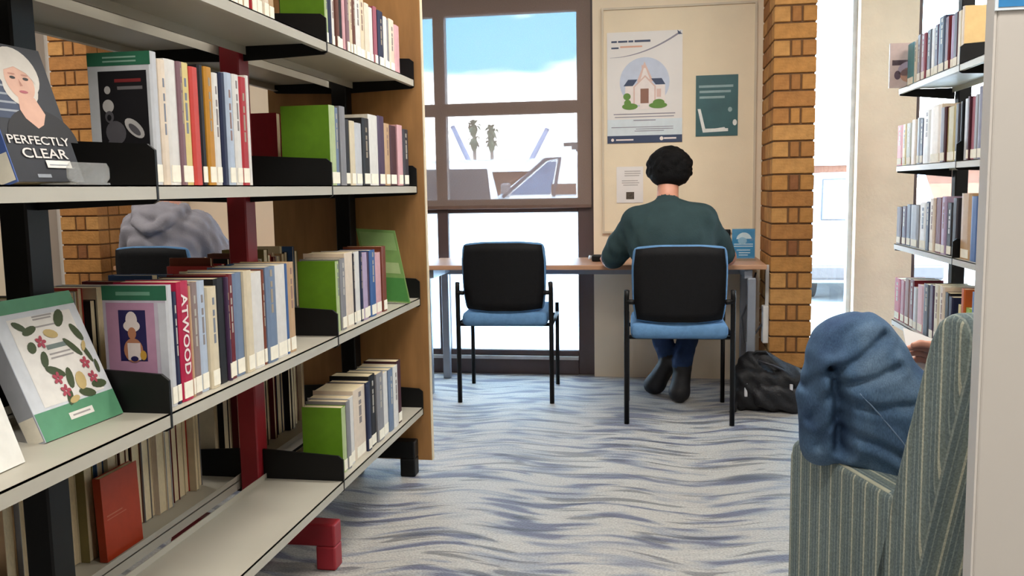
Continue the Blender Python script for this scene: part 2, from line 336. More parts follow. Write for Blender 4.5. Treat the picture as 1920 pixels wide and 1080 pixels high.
# brick pillars: every brick its own object over a recessed mortar core
BR = [pm(c, .8, .16, 22., .35, 0., None, .3, 70.) for c in ('ae7b42', 'a3703d', 'b6854c', '9a6839', '855533')]
M_MORTAR = pm('6a4a2c', .9, .1, 60.)
def pillar(name, label, x0, w, yf, yb, zoff):
    r = thing(name, label, 'pillar', (x0+w/2, yf, 0), kind='structure')
    mesh_obj('mortar', MB().box(x0+.006, x0+w-.006, yf+.008, yb, 0, 2.36), M_MORTAR, r)
    me = {}
    def brick(ax, bx, ay, by, z, h, c):
        key = (round(bx-ax, 4), round(by-ay, 4), round(h, 4), c)
        if key not in me:
            o = mesh_obj('brick', MB().box(0, bx-ax, 0, by-ay, 0, h), BR[c], None, bevel=.003, segs=1); me[key] = o.data
        else:
            o = bpy.data.objects.new('brick', me[key]); COL.objects.link(o); mo = o.modifiers.new('bevel', 'BEVEL'); mo.width = .003; mo.segments = 1
        o.parent = r; o.location = (ax-r.location[0], ay-r.location[1], z)
    ch = .0855; n = int(2.36/ch)+1
    for i in range(n):
        z = i*ch+.004; h = min(ch-.009, 2.36-z)
        if h < .02: break
        j = random.choice
        if i % 2 == 0: brick(x0, x0+w, yf, yf+.1, z, h, j((0, 0, 1, 2)))
        else:
            a, b = x0+w*.40, x0+w*.655
            brick(x0, a-.005, yf, yf+.1, z, h, j((0, 1, 2))); brick(a+.005, b-.005, yf, yf+.1, z, h, j((0, 1, 3, 4))); brick(b+.005, x0+w, yf, yf+.1, z, h, j((0, 1, 2)))
        y = yf+.11 if i % 2 == 0 else yf+.11
        for seg in ((.22, .24) if i % 2 else (.11, .23, .12)):
            e = min(y+seg-.01, yb)
            if e-y > .02: brick(x0, x0+w, y, e, z, h, j((0, 1, 2, 3)))
            y += seg
pillar('wall_pillar_right', 'tan brick pillar beside the desk end', .569, .212, 4.8, 5.36, 0)
pillar('wall_pillar_left', 'tan brick pillar glimpsed through the left shelving', -3.565, .25, 4.8, 5.36, 0)
# windows
w1 = thing('window_1', 'tall dark framed window with clear upper and frosted lower panes, film added for blown-out daylight', 'window', (-1.2, 5.366, 0), kind='structure')
YW = 5.366
def fr(x0, x1, z0, z1, y0=YW-.02, y1=YW+.05, nm='window_frame'): mesh_obj(nm, MB().box(x0, x1, y0, y1, z0, z1), M_FRAME, w1, bevel=.004, segs=1)
fr(-.497, -.398, 0.0, 2.36); fr(-1.372, -1.302, .105, 2.36); fr(-2.36, -2.29, 0, 2.36)
for a, b in ((-2.29, -1.372), (-1.302, -.497)):
    fr(a, b, 2.19, 2.36); fr(a, b, 1.595, 1.668); fr(a, b, 1.0, 1.085); fr(a, b, .115, .15); 
    for z0, z1, m in ((1.668, 2.19, M_GLASS), (1.085, 1.595, M_GLASS), (.15, 1.0, M_WHITEFILM)):
        pn_ = mesh_obj('pane', MB().box(a, b, YW+.012, YW+.018, z0, z1), M_GLASS, w1)
        if m is M_WHITEFILM: mesh_obj('added_white_film', MB().add([(a, YW+.0105, z0), (b, YW+.0105, z0), (b, YW+.0105, z1), (a, YW+.0105, z1)], [(0, 1, 2, 3)]), m, pn_)  # film added over clear lower panes to imitate blown-out daylight
fr(-2.29, -.497, .0, .095, YW-.03, YW+.06, 'kick_board')
mesh_obj('window_sill', MB().box(-2.29, -.497, YW-.045, YW+.05, .095, .115), pm('b9b4b4', .4), w1)
w2 = thing('door_1', 'narrow full height glazed door beside the brick pillar', 'door', (.93, YW, 0), kind='structure')
mesh_obj('pane', MB().box(.80, 1.06, YW+.012, YW+.018, .05, 2.3), M_GLASS, w2)
for b_ in ((.781, .80, 0, 2.36), (1.06, 1.085, 0, 2.36), (.80, 1.06, 2.3, 2.36), (.80, 1.06, 0, .05)):
    mesh_obj('door_frame', MB().box(b_[0], b_[1], YW-.02, YW+.04, b_[2], b_[3]), pm('d5d8dd', .4), w2)
w3 = thing('window_2', 'bright window behind the right hand shelving', 'window', (1.97, YW, 0), kind='structure')
for b_ in ((1.39, 1.43, .1, 2.36), (2.51, 2.55, .1, 2.36), (1.43, 2.51, 2.3, 2.36), (1.43, 2.51, .1, .15)):
    mesh_obj('window_frame', MB().box(b_[0], b_[1], YW-.02, YW+.04, b_[2], b_[3]), M_FRAME, w3)
mesh_obj('pane', MB().box(1.43, 2.51, YW+.012, YW+.018, .15, 2.3), M_GLASS, w3)
mesh_obj('kick_board', MB().box(1.39, 2.55, YW-.03, YW+.06, 0, .1), M_FRAME, w3)
# ceiling lights
for i, (x, y) in enumerate(LAMPS):
    places = ['above the carpet by the desk', 'above the viewer', 'above the grey hooded person', 'above the right shelving', 'above the striped armchair', 'at the back of the room']
    t = thing('ceiling_light', 'white recessed ceiling light panel '+places[i], 'ceiling light', (x, y, CEIL), 0, 'ceiling light panels')
    mesh_obj('housing', MB().box(-.62, .62, -.17, .17, -.02, .0).box(-.62, .62, -.17, -.155, -.03, -.02).box(-.62, .62, .155, .17, -.03, -.02), pm('e9e9e6', .5), t, world=False)
    ld = bpy.data.lights.new('lamp', 'AREA'); ld.shape = 'RECTANGLE'; ld.size = 1.2; ld.size_y = .3; ld.energy = LAMP_W; ld.color = (1., .95, .885)
    lo_ = bpy.data.objects.new('lamp', ld); COL.objects.link(lo_); lo_.parent = t; lo_.location = (0, 0, -.035)

# ================================================================== SHELVING
XF, YA, BAY = -.9475, 1.5589, .915
YR, YE = YA+BAY, YA+2*BAY
ZS = [1.5755, 1.1653, .7201, .2743]
XC = -1.235                                            # post line of the double sided unit
def shelf_part(root, x_front, x_back, y0, y1, z, mat=M_METAL):
    s = 1 if x_front > x_back else -1
    m = MB(); a, b = sorted((x_front, x_back))
    m.box(a, b, y0, y1, z-.003, z)
    m.box(*sorted((x_front, x_front-s*.003)), y0, y1, z-.027, z); m.box(*sorted((x_front-s*.003, x_front-s*.016)), y0, y1, z-.027, z-.024)
    m.box(*sorted((x_back, x_back+s*.003)), y0, y1, z-.027, z+.016)
    return mesh_obj('shelf', m, mat, root)
def bracket_part(root, x_front, x_back, y, z):
    P = [(x_back, z-.045), (x_front+(x_back-x_front)*.04, z-.036), (x_front, z-.03), (x_front, z+.066), (x_front+(x_back-x_front)*.06, z+.078), (x_back, z+.092)]
    return mesh_obj('bracket', MB().prism(P, y-.0035, y+.0035, 'Y'), M_BLACK, root)
sh = thing('library_shelving', 'double sided grey steel library shelving with a plywood end panel, on the left', 'shelving', (XC, YR, 0))
for y, m in ((YA-BAY, M_BLACK), (YA, M_BLACK), (YR, M_RED), (YE-.03, M_BLACK)):
    mesh_obj('post', MB().box(XC-.03, XC+.03, y-.034, y+.034, .0, 2.12), m, sh, bevel=.004, segs=1)
    mesh_obj('foot', MB().box(XC-.28, XC+.262, y-.03, y+.03, .075, .145).box(XC+.2, XC+.262, y-.03, y+.03, 0, .076).box(XC-.28, XC-.22, y-.03, y+.03, 0, .076), m, sh, bevel=.006)
for bi in range(3):
    y0 = YA+(bi-1)*BAY+.002; y1 = y0+BAY-.004
    if bi == 2: y1 -= .004
    for zi, z in enumerate(ZS):
        if bi == 0 and zi == 3: continue
        shelf_part(sh, XF, XF-.25, y0, y1, z); shelf_part(sh, 2*XC-XF, 2*XC-XF+.25, y0, y1, z)
for bi, y in enumerate((YA, YR, YE-.006)):
    for z in ZS:
        bracket_part(sh, XF+.001, XF-.256, y, z)
        bracket_part(sh, 2*XC-XF-.001, 2*XC-XF+.256, y, z)
mesh_obj('end_panel', MB().box(-1.56, -.9215, YE+.012, YE+.04, .05, 2.16), M_WOOD, sh, bevel=.001, segs=1)
mesh_obj('edge_strip', MB().box(-.9215, -.9185, YE+.012, YE+.04, .05, 2.16), M_WOODEDGE, sh)

# right hand shelving (spines face the aisle)
XG = 1.165; ZG = [1.608, 1.228, .838, .452]; GY1 = 4.735; GY0 = GY1-2*BAY
rs = thing('library_shelving', 'grey steel library shelving beyond the striped armchair, on the right', 'shelving', (XG+.28, GY1-BAY, 0))
for y in (GY0, GY1-BAY, GY1-.03):
    mesh_obj('post', MB().box(XG+.262, XG+.322, y-.03, y+.03, 0, 2.12), M_BLACK, rs, bevel=.004, segs=1)
    mesh_obj('foot', MB().box(XG+.02, XG+.322, y-.03, y+.03, .075, .14).box(XG+.02, XG+.08, y-.03, y+.03, 0, .076), M_BLACK, rs, bevel=.006)
for bi in range(2):
    for z in ZG: shelf_part(rs, XG, XG+.25, GY0+bi*BAY+.003, GY0+(bi+1)*BAY-.003, z)
for y in (GY0+.004, GY1-BAY):
    for z in ZG: bracket_part(rs, XG-.001, XG+.256, y, z)
for z in ZG: mesh_obj('bracket', MB().prism([(XG+.26, z-.06), (XG+.004, z-.034), (XG+.004, z-.004), (XG+.26, z-.004)], GY1-.009, GY1-.003, 'Y'), M_BLACK, rs)

# ================================================================== BOOKS
ORD = ['first', 'second', 'third', 'fourth', 'fifth', 'sixth', 'seventh', 'eighth', 'ninth', 'tenth', 'eleventh', 'twelfth', 'thirteenth', 'fourteenth', 'fifteenth', 'sixteenth', 'seventeenth', 'eighteenth', 'nineteenth', 'twentieth', 'twenty-first', 'twenty-second', 'twenty-third', 'twenty-fourth', 'twenty-fifth', 'twenty-sixth', 'twenty-seventh', 'twenty-eighth', 'twenty-ninth', 'thirtieth']
C = dict(white='e6e3dd', cream='e0d2b4', ivory='ead9c4', yellow='e3cf8a', coral='cf4a42', red='b32a33', crimson='b81f48', darkred='6d1622', brown='6b4136', black='141318', ochre='c38a2c',
         navy='232a48', blue='3c639c', paleblue='b9c6d8', greyblue='7486a0', grey='8d8c90', dark='35323a', taupe='8d7a76', tan='c6a37c', pink='dba9ae', lilac='b9a6c4', purple='4b3552',
         green='6b9a22', palegreen='b9c993', teal='5f9aa0', olive='8a7d4e', khaki='b9a765', orange='c7622a', maroon='451a26', rose='a35a68', mauve='8a6a72', lime='9bb84a', rust='7a3b24', silver='c9cbcf')
CN = dict(palegreen='pale green', darkred='dark red', paleblue='pale blue', greyblue='grey-blue', dark='charcoal')
def cover_mesh(t, d, h, sx):
    c = .0016
    P = [(-d, -t/2), (-.003, -t/2), (0, -t/4), (0, t/4), (-.003, t/2), (-d, t/2), (-d, t/2-c), (-.0045, t/2-c), (-.0045, -t/2+c), (-d, -t/2+c)]
    n = len(P); v = [(sx*x, y, 0) for x, y in P]+[(sx*x, y, h) for x, y in P]
    f = [tuple(range(n))[::-1], tuple(range(n, 2*n))]+[(i, (i+1) % n, n+(i+1) % n, n+i) for i in range(n)]
    if sx < 0: f = [q[::-1] for q in f]
    mb = MB(); mb.v = v; mb.f = f; mb.m = [0, 0]+[1 if i in (1, 2, 3) else 0 for i in range(n)]; return mb
def bm_(c, gl=.48): return pm(tuple(round(x*.82, 4) for x in lin(C.get(c, c))), gl, .06, 40., 0., 0., None, .3)
def book(y0, t, X, sx, d, z0, h, cov, spi, label, group, sticker=True, title=True, name='book', lean=0.):
    r = thing(name, label, 'book', (X, y0+t/2, z0+.0006), 0., group)
    if lean: r.rotation_euler = (lean, 0, 0)
    mesh_obj('cover', cover_mesh(t, d, h, sx), [bm_(cov), bm_(spi)], r, world=False)
    a, b = sorted((-sx*(d-.003), -sx*.004)); mesh_obj('pages', MB().box(a, b, -t/2+.0017, t/2-.0017, .0015, h-.002), M_PAGES, r, world=False)
    e = sx*.0006
    if sticker and t > .006:
        a, b = sorted((e, -sx*.002)); mesh_obj('spine_label', MB().box(a, b, -t*.36, t*.36, .006, .006+min(.034, h*.16)), M_PAPER, r, world=False)
    if title and t > .009:
        k = random.random(); a, b = sorted((e, -sx*.002)); dk = sum(lin(C.get(spi, spi))) < .9
        tb_ = MB(); q0 = .40+.12*k
        for s0, s1 in ((0, .09), (.105, .25), (.27, .33), (.38, .45)): tb_.box(a, b, -t*.10, t*.10, h*(q0+s0), h*(q0+s1))
        mesh_obj('spine_title', tb_, bm_(random.choice(('b9b2a6', 'a89a86', 'c9c4bc')) if dk else random.choice(('8f8684', '9a7a70', '7f8796'))), r, world=False)
    return r
def row(X, sx, zs, us, cols, tops, where, group, d=.15, sticker=.85, title=.5, covers=None):
    """us: pixel columns of the spine edges along the shelf, nearest first for the left unit"""
    Y = [yof(u, X, zs) for u in us]; out = []
    n = len(cols); flip = Y[-1] < Y[0]
    for i, c in enumerate(cols):
        a, b = sorted((Y[i], Y[i+1])); t = max(b-a-.0008, .004); h = zof(tops[i], X, (a+b)/2)-zs if tops[i] > 3 else tops[i]
        cov = (covers or {}).get(i, c); nm = CN.get(c, c)
        out.append(book(a, t, X-sx*random.uniform(0, .008), sx, min(d*random.uniform(.85, 1.05), .205), zs, h, cov, c,
                        f'{nm} spined book, {ORD[i]} {where}', group, random.random() < sticker, random.random() < title))
    return out
XS = XF-.02
G = 'books on the left shelving'
r1b = row(XS, 1, ZS[0], [398, 408, 421, 430, 441, 452, 462, 474, 485, 497, 508, 519], ['white', 'silver', 'red', 'cream', 'coral', 'dark', 'tan', 'red', 'cream', 'ivory', 'tan'], [.22, .21, .2, .22, .21, .2, .22, .2, .21, .21, .2], 'on the top shelf before the red post', G)
r1c = row(XS, 1, ZS[0], [616, 621, 627.5, 634, 639.5, 648, 653, 659, 664, 670, 680.5, 690.5, 699, 706, 712.5, 722.5, 729, 733.5, 743, 752.5],
          ['palegreen', 'navy', 'white', 'brown', 'black', 'pink', 'mauve', 'cream', 'brown', 'white', 'cream', 'ivory', 'white', 'rose', 'navy', 'white', 'grey', 'ivory', 'pink'],
          [.205, .21, .2, .215, .21, .2, .2, .19, .2, .205, .2, .195, .19, .2, .195, .185, .18, .19, .18], 'past the red post on the top shelf', G, covers={0: 'green'})
r2b = row(XS, 1, ZS[1], [299, 313, 326, 347, 356, 373, 388, 398, 412, 424, 434, 447, 459, 473, 480],
          ['silver', 'ivory', 'white', 'mauve', 'yellow', 'coral', 'black', 'ochre', 'white', 'navy', 'paleblue', 'white', 'red', 'white'],
          [97, 112, 112, 116, 117.5, 126, 122, 126, 137, 137, 137, 140, 145, 142], 'before the red post on the eye-level shelf', G, covers={0: 'c9ccd0'})
r2c = row(XS, 1, ZS[1], [624, 635, 643, 653, 662.5, 672, 684.5, 697.5, 714.5, 726.5, 736, 749.5, 759, 769],
          ['palegreen', 'greyblue', 'grey', 'black', 'cream', 'silver', 'black', 'white', 'purple', 'tan', 'maroon', 'pink', 'dark'],
          [198, 202, 200, 224, 227, 231, 222, 216, 218, 232, 236, 235, 243], 'past the red post on the eye-level shelf', G, covers={0: 'green'})
r3b = row(XS, 1, ZS[2], [325, 337, 346, 367, 371, 386, 401, 417, 436, 440, 451, 468, 482, 501, 507, 525, 545, 551, 563],
          ['silver', 'navy', 'crimson', 'tan', 'taupe', 'paleblue', 'cream', 'black', 'purple', 'darkred', 'greyblue', 'cream', 'white', 'rust', 'greyblue', 'white', 'blue', 'tan'],
          [535, 548, 528, 537, 530, 527, 538, 522, 520, 515, 512, 508, 510, 506, 500, 497, 495, 492], 'before the red post on the third shelf down', G, covers={0: 'c4bccb'}, d=.16)
r3c = row(XS, 1, ZS[2], [637.5, 643.5, 653, 667.5, 671, 681, 685.5, 694, 699, 709.5, 720.5, 728],
          ['palegreen', 'grey', 'ivory', 'dark', 'white', 'navy', 'lilac', 'purple', 'blue', 'pink', 'rust'], [490, 485, 474, 476, 472, 471, 474, 473, 469, 474, 462], 'past the red post on the third shelf down', G, covers={0: 'green'}, d=.14)
r4c = row(XS, 1, ZS[3], [648, 655.5, 662.5, 672, 693, 700, 711, 723, 733, 741, 749.5, 757],
          ['palegreen', 'grey', 'white', 'ivory', 'navy', 'black', 'grey', 'white', 'greyblue', 'white', 'maroon'], [763, 752, 745, 727, 716, 703, 699, 699, 692, 686, 676], 'past the red post on the bottom shelf', G, covers={0: 'green'}, d=.145)
# far side: fore-edges towards the viewer
GF = 'books on the far side of the left shelving'
def far_row(zi, y0, y1, where, hs, fixed=()):
    y = y0; i = 0
    while y < y1 and i < 30:
        t = random.uniform(.016, .040) if zi != 2 else random.uniform(.014, .034)
        c = fixed[i] if i < len(fixed) else random.choice(['cream', 'ivory', 'black', 'tan', 'navy', 'grey', 'coral', 'darkred', 'white', 'olive', 'blue', 'brown', 'silver'])
        h = random.uniform(*hs); d = random.uniform(.13, .16)
        if y+t > y1: break
        book(y, t, 2*XC-XF+.02, -1, d, ZS[zi], h, c, c, f'{CN.get(c, c)} covered book, {ORD[i]} {where}', GF, False, False)
        y += t+.001; i += 1
far_row(3, YA+.0365, YR-.05, 'on the far bottom shelf before the red post', (.26, .33), ('tan', 'grey', 'tan', 'orange', 'silver', 'black', 'cream', 'cream', 'olive', 'cream'))
far_row(3, YR+.02, YE-.2, 'on the far bottom shelf past the red post', (.24, .31), ('cream', 'black', 'cream', 'darkred'))
far_row(2, YA-.34, YA-.02, 'on the far third shelf before the black post', (.20, .24))
far_row(2, YA+.02, YR-.02, 'on the far third shelf before the red post', (.165, .21), ('navy', 'cream', 'purple', 'brown', 'ivory', 'black', 'blue', 'olive', 'dark'))
far_row(2, YR+.02, YE-.25, 'on the far third shelf near the plywood panel', (.19, .235), ('coral', 'rust', 'white', 'olive', 'red'))
book(2.86, .034, -1.455, -1, .17, ZS[1], .25, 'a3222f', 'a3222f', 'large red covered book on the far eye-level shelf past the red post', GF, False, False)
far_row(1, 2.90, 3.2, 'on the far eye-level shelf past the red post', (.21, .24), ('darkred', 'red', 'white', 'purple'))
# right hand unit
GR = 'books on the right shelving'

XT = XG+.012
Z6 = lambda *z: [1650+q/6 for q in z]
Z5 = lambda *z: [1650+q/5.686 for q in z]
row(XT, -1, ZG[0], Z6(285, 365, 400, 445, 490, 545, 590, 640, 715, 765, 800, 855, 900), ['teal', 'cream', 'brown', 'rose', 'dark', 'white', 'purple', 'navy', 'darkred', 'lilac', 'maroon', 'cream'],
    [.2, .2, .215, .21, .215, .21, .215, .235, .22, .215, .22, .215], 'from the window on the top right shelf', GR)
row(XT, -1, ZG[1], Z6(180, 240, 280, 340, 390, 420, 460, 540, 660, 720, 815, 860, 884), ['coral', 'yellow', 'olive', 'ivory', 'paleblue', 'navy', 'white', 'ivory', 'maroon', 'khaki', 'dark', 'black'],
    [.2, .2, .2, .21, .215, .205, .24, .25, .23, .225, .23, .235], 'from the window on the second right shelf', GR)
row(XT, -1, ZG[1], Z6(910, 955, 985, 1030, 1075, 1150, 1230), ['silver', 'maroon', 'rose', 'grey', 'purple', 'cream'], [.24, .245, .24, .245, .27, .24], 'beyond the divider on the second right shelf', GR)
row(XT, -1, ZG[2], Z5(165, 215, 260, 310, 390, 465, 510, 560, 635, 680, 740, 790), ['maroon', 'purple', 'navy', 'grey', 'white', 'navy', 'ivory', 'darkred', 'lilac', 'black', 'dark'],
    [.185, .19, .2, .2, .215, .22, .235, .24, .245, .22, .24], 'from the window on the third right shelf', GR)
row(XT, -1, ZG[2], Z5(825, 930, 1010, 1050, 1110), ['tan', 'blue', 'dark', 'cream'], [.26, .25, .25, .25], 'beyond the divider on the third right shelf', GR)
row(XT, -1, ZG[3], Z5(130, 190, 235, 285, 330, 370, 435, 500, 545, 600, 650, 700, 745), ['crimson', 'rose', 'rust', 'darkred', 'silver', 'pink', 'dark', 'purple', 'cream', 'ivory', 'black', 'navy'],
    [.21, .21, .225, .23, .2, .22, .235, .24, .25, .25, .23, .22], 'from the window on the lowest right shelf', GR)
row(XT, -1, ZG[3], Z5(790, 830, 870, 930, 1000, 1060), ['yellow', 'orange', 'lime', 'blue', 'maroon'], [.2, .27, .2, .27, .24], 'beyond the divider on the lowest right shelf', GR)

# ---- cover art on particular books (flat print on the near cover)
def cover_frame(b, d, h, t):       # near (-y) cover of a row book whose spine faces +x
    l = b.location; return ((l[0]-d, l[1]-t/2, l[2]), (1, 0, 0), (0, 0, 1), (0, -1, 0))
def dims(b):
    bb = [Vector(c) for c in b.children[0].bound_box]; return max(c.x for c in bb)-min(c.x for c in bb), max(c.z for c in bb), max(c.y for c in bb)-min(c.y for c in bb)
b = r2b[0]; d, h, t = dims(b); fr_ = cover_frame(b, d, h, t); mb = MB()
b['label'] = 'library book with black photo cover and green top strip on eye-level shelf'
flat(mb, fr_, rect(0, h*.90, d, h), 0); flat(mb, fr_, rect(d*.16, .004, d*.93, h*.86), 1)
for p, m in [(ell(.30*d, .72*h, .05*d, .03*h), 2), (ell(.30*d, .60*h, .09*d, .05*h), 2), (ell(.31*d, .52*h, .07*d, .045*h), 3), (ell(.40*d, .40*h, .16*d, .09*h, .3), 3), (ell(.70*d, .43*h, .19*d, .05*h, -.75), 2), (ell(.70*d, .42*h, .12*d, .025*h, -.75), 3),
             (ell(.31*d, .30*h, .07*d, .06*h, -.5), 3)]: flat(mb, fr_, p, m, .0008+.0001*len(mb.f))
flat(mb, fr_, ell(.31*d, .515*h, .035*d, .022*h), 1, .0021)
flat(mb, fr_, rect(.42*d, .775*h, .84*d, .80*h), 4, .0008); flat(mb, fr_, rect(.46*d, .72*h, .86*d, .745*h), 5, .0008)
for q in (.925, .955): flat(mb, fr_, rect(.25*d, q*h, .78*d, (q+.012)*h), 6, .0008)
mesh_obj('cover_print', mb, [bm_('2f6b50'), bm_('17161a'), bm_('b9b6b4'), bm_('57555a'), bm_('7c2a2c'), bm_('6d6a6c'), bm_('8fb3a0')], b)
b = r3b[0]; d, h, t = dims(b); fr_ = cover_frame(b, d, h, t); mb = MB()
b['label'] = 'library book with pink cover photo and green top strip on third shelf'
flat(mb, fr_, rect(0, h*.88, d, h), 0); flat(mb, fr_, rect(d*.05, .01, d*.80, h*.86), 1); flat(mb, fr_, rect(d*.24, h*.38, d*.66, h*.80), 2, .0007)
for p, m in [(ell(.44*d, .72*h, .09*d, .07*h), 3), (ell(.44*d, .67*h, .13*d, .05*h), 3), (ell(.44*d, .61*h, .065*d, .05*h), 4), (ell(.45*d, .47*h, .15*d, .10*h), 4), (rect(.36*d, .39*h, .56*d, .53*h), 3), (ell(.46*d, .40*h, .06*d, .022*h), 2), (ell(.60*d, .43*h, .05*d, .04*h), 5)]:
    flat(mb, fr_, p, m, .001+.0001*len(mb.f))
flat(mb, fr_, rect(.22*d, .92*h, .75*d, .95*h), 6, .0008); flat(mb, fr_, rect(.86*d, .02, .98*d, .86*h), 7, .0006)
mesh_obj('cover_print', mb, [bm_('2f6b50'), bm_('b98ca8'), bm_('241f52'), bm_('e3d6d2'), bm_('b47a5c'), bm_('c79a3c'), bm_('6d9c85'), bm_('cdd0d8')], b)
for b in (r1c[0], r2c[0], r3c[0], r4c[0]):
    b['label'] = 'bright lime green covered book beside the black bracket on the '+{id(r1c[0]): 'top', id(r2c[0]): 'eye-level', id(r3c[0]): 'third', id(r4c[0]): 'bottom'}[id(b)]+' shelf'
# red spine with white lettering
b = r3b[2]; d, h, t = dims(b); l = b.location; b['label'] = 'crimson book with ATWOOD in white letters on its spine'
for c in list(b.children):
    if c.name.startswith('spine_title'): bpy.data.objects.remove(c)
v_, f_ = text_mb('ATWOOD', -.56*h, 0, .68*h, t*.55, ((l[0]+.0006, l[1], l[2]), (0, 0, -1), (0, 1, 0), (1, 0, 0)), .02)
mesh_obj('spine_lettering', MB().add(v_, f_), bm_('f2e6e2'), b)

# ---- face-out books, leaning on the shelf
def faceout(name, label, P0, right, up, w, h, t, cov, spi, cat='book', mats=None, draw=None, sticker=None):
    r = thing(name, label, cat, P0); R_, U = np.array(right, float), np.array(up, float); R_ /= np.linalg.norm(R_); U /= np.linalg.norm(U); Nn = np.cross(R_, U); P0 = np.array(P0, float)
    def P(x, y, z): return tuple(P0+R_*x+U*y+Nn*z)
    def bx(mb, x0, x1, y0, y1, z0, z1, m=0):
        k = MB().box(x0, x1, y0, y1, z0, z1); mb.add([P(*q) for q in k.v], k.f, m)
    mb = MB(); bx(mb, 0, w, 0, h, -.0018, 0); bx(mb, 0, w, 0, h, -t, -t+.0018); bx(mb, -.0018, .0002, 0, h, -t, 0, 1)
    mesh_obj('cover', mb, [bm_(cov), bm_(spi)], r); mb = MB(); bx(mb, .0005, w-.003, .002, h-.002, -t+.0018, -.0018); mesh_obj('pages', mb, M_PAGES, r)
    fr_ = (P(0, 0, 0), tuple(R_), tuple(U), tuple(Nn))
    if draw: mb = MB(); draw(mb, fr_, w, h); mesh_obj('cover_print', mb, mats, r)
    fs = (P(-.0018, 0, 0), tuple(-Nn), tuple(U), tuple(-R_))
    if sticker: mb = MB(); flat(mb, fs, rect(t*.05, .004, t*.95, .05), 0, .0006); mesh_obj('spine_label', mb, M_PAPER, r)
    return r, fr_, fs
def leaf_art(mb, f, w, h):
    flat(mb, f, rect(0, 0, w, .20*h), 0); flat(mb, f, rect(0, .90*h, w, h), 0); flat(mb, f, rect(.14*w, .22*h, .90*w, .86*h), 1)
    def px(x, y): return ((x-95)/(640-95)*.95*w, 1)
    # zoomed art points (x: 0 at left cover edge .. 1, y: 0 bottom .. 1)
    for x, y, rx, ry, a, m in [(.24, .80, .07, .028, -.6, 2), (.33, .76, .08, .03, .25, 2), (.72, .81, .085, .045, .9, 2), (.86, .68, .09, .035, -1.1, 2), (.28, .64, .05, .04, .9, 2), (.74, .58, .11, .028, -.9, 2), (.36, .54, .07, .035, 1.2, 2), (.42, .44, .10, .035, -.5, 2),
                               (.55, .37, .09, .036, 1.35, 2), (.88, .51, .09, .022, -1.3, 2), (.86, .27, .085, .034, -.1, 2), (.68, .235, .09, .034, -.3, 2), (.46, .24, .07, .03, 1.2, 2), (.93, .40, .06, .02, 1.5, 2),
                               (.55, .71, .075, .034, -.3, 4), (.66, .33, .078, .052, 1.3, 4), (.50, .215, .06, .025, .2, 4), (.87, .57, .05, .02, 1., 4)]:
        flat(mb, f, ell(x*w, y*h, rx*w*1.12, ry*w*1.2, a, 12), m, .0008+.00004*len(mb.f))
    for x, y in [(.40, .665), (.80, .445), (.82, .33), (.41, .39), (.44, .29)]:
        for k in range(5): flat(mb, f, ell(x*w+.035*w*math.cos(k*1.257), y*h+.035*w*math.sin(k*1.257), .028*w, .018*w, k*1.257, 8), 3, .0018+.0001*k)
    for y, a, b_ in [(.845, .42, .66), (.825, .42, .64), (.77, .40, .66), (.56, .44, .70), (.53, .44, .72)]: flat(mb, f, rect(a*w, y*h, b_*w, (y+.012)*h), 5, .0008)
    flat(mb, f, rect(.44*w, .60*h, .72*w, .635*h), 6, .0008); flat(mb, f, rect(.36*w, .085*h, .66*w, .135*h), 1, .0009); flat(mb, f, rect(.40*w, .105*h, .62*w, .117*h), 5, .0012)
faceout('book', 'face-out library book with leaf and fruit cover and green ends', (-1.052, 1.338, ZS[2]+.002), (.05, 1, 0), (-.38, 0, .925), .208, .262, .036, 'd9dde2', 'b9bec8',
        mats=[bm_('5f9a76'), bm_('efebe4'), bm_('4a5639'), bm_('b34a5a'), bm_('cdb57c'), bm_('a9a4a2'), bm_('7c8a86')], draw=leaf_art, sticker=True)
def plain_art(mb, f, w, h):
    for k in range(6): flat(mb, f, ell(.72*w, .35*h, .16*w+k*.02*w, .10*h, .5, 16, .2+.1*k, 1.6)+ell(.72*w, .35*h, .15*w+k*.02*w, .095*h, .5, 16, 1.6, .2+.1*k), 0, .0008)
faceout('book', 'white covered face-out book at the very left edge of third shelf', (-1.005, 1.02, ZS[2]+.002), (-.03, 1, 0), (-.33, 0, .945), .215, .25, .02, 'eceae2', 'dedbd0', mats=[bm_('8a8a88')], draw=plain_art)
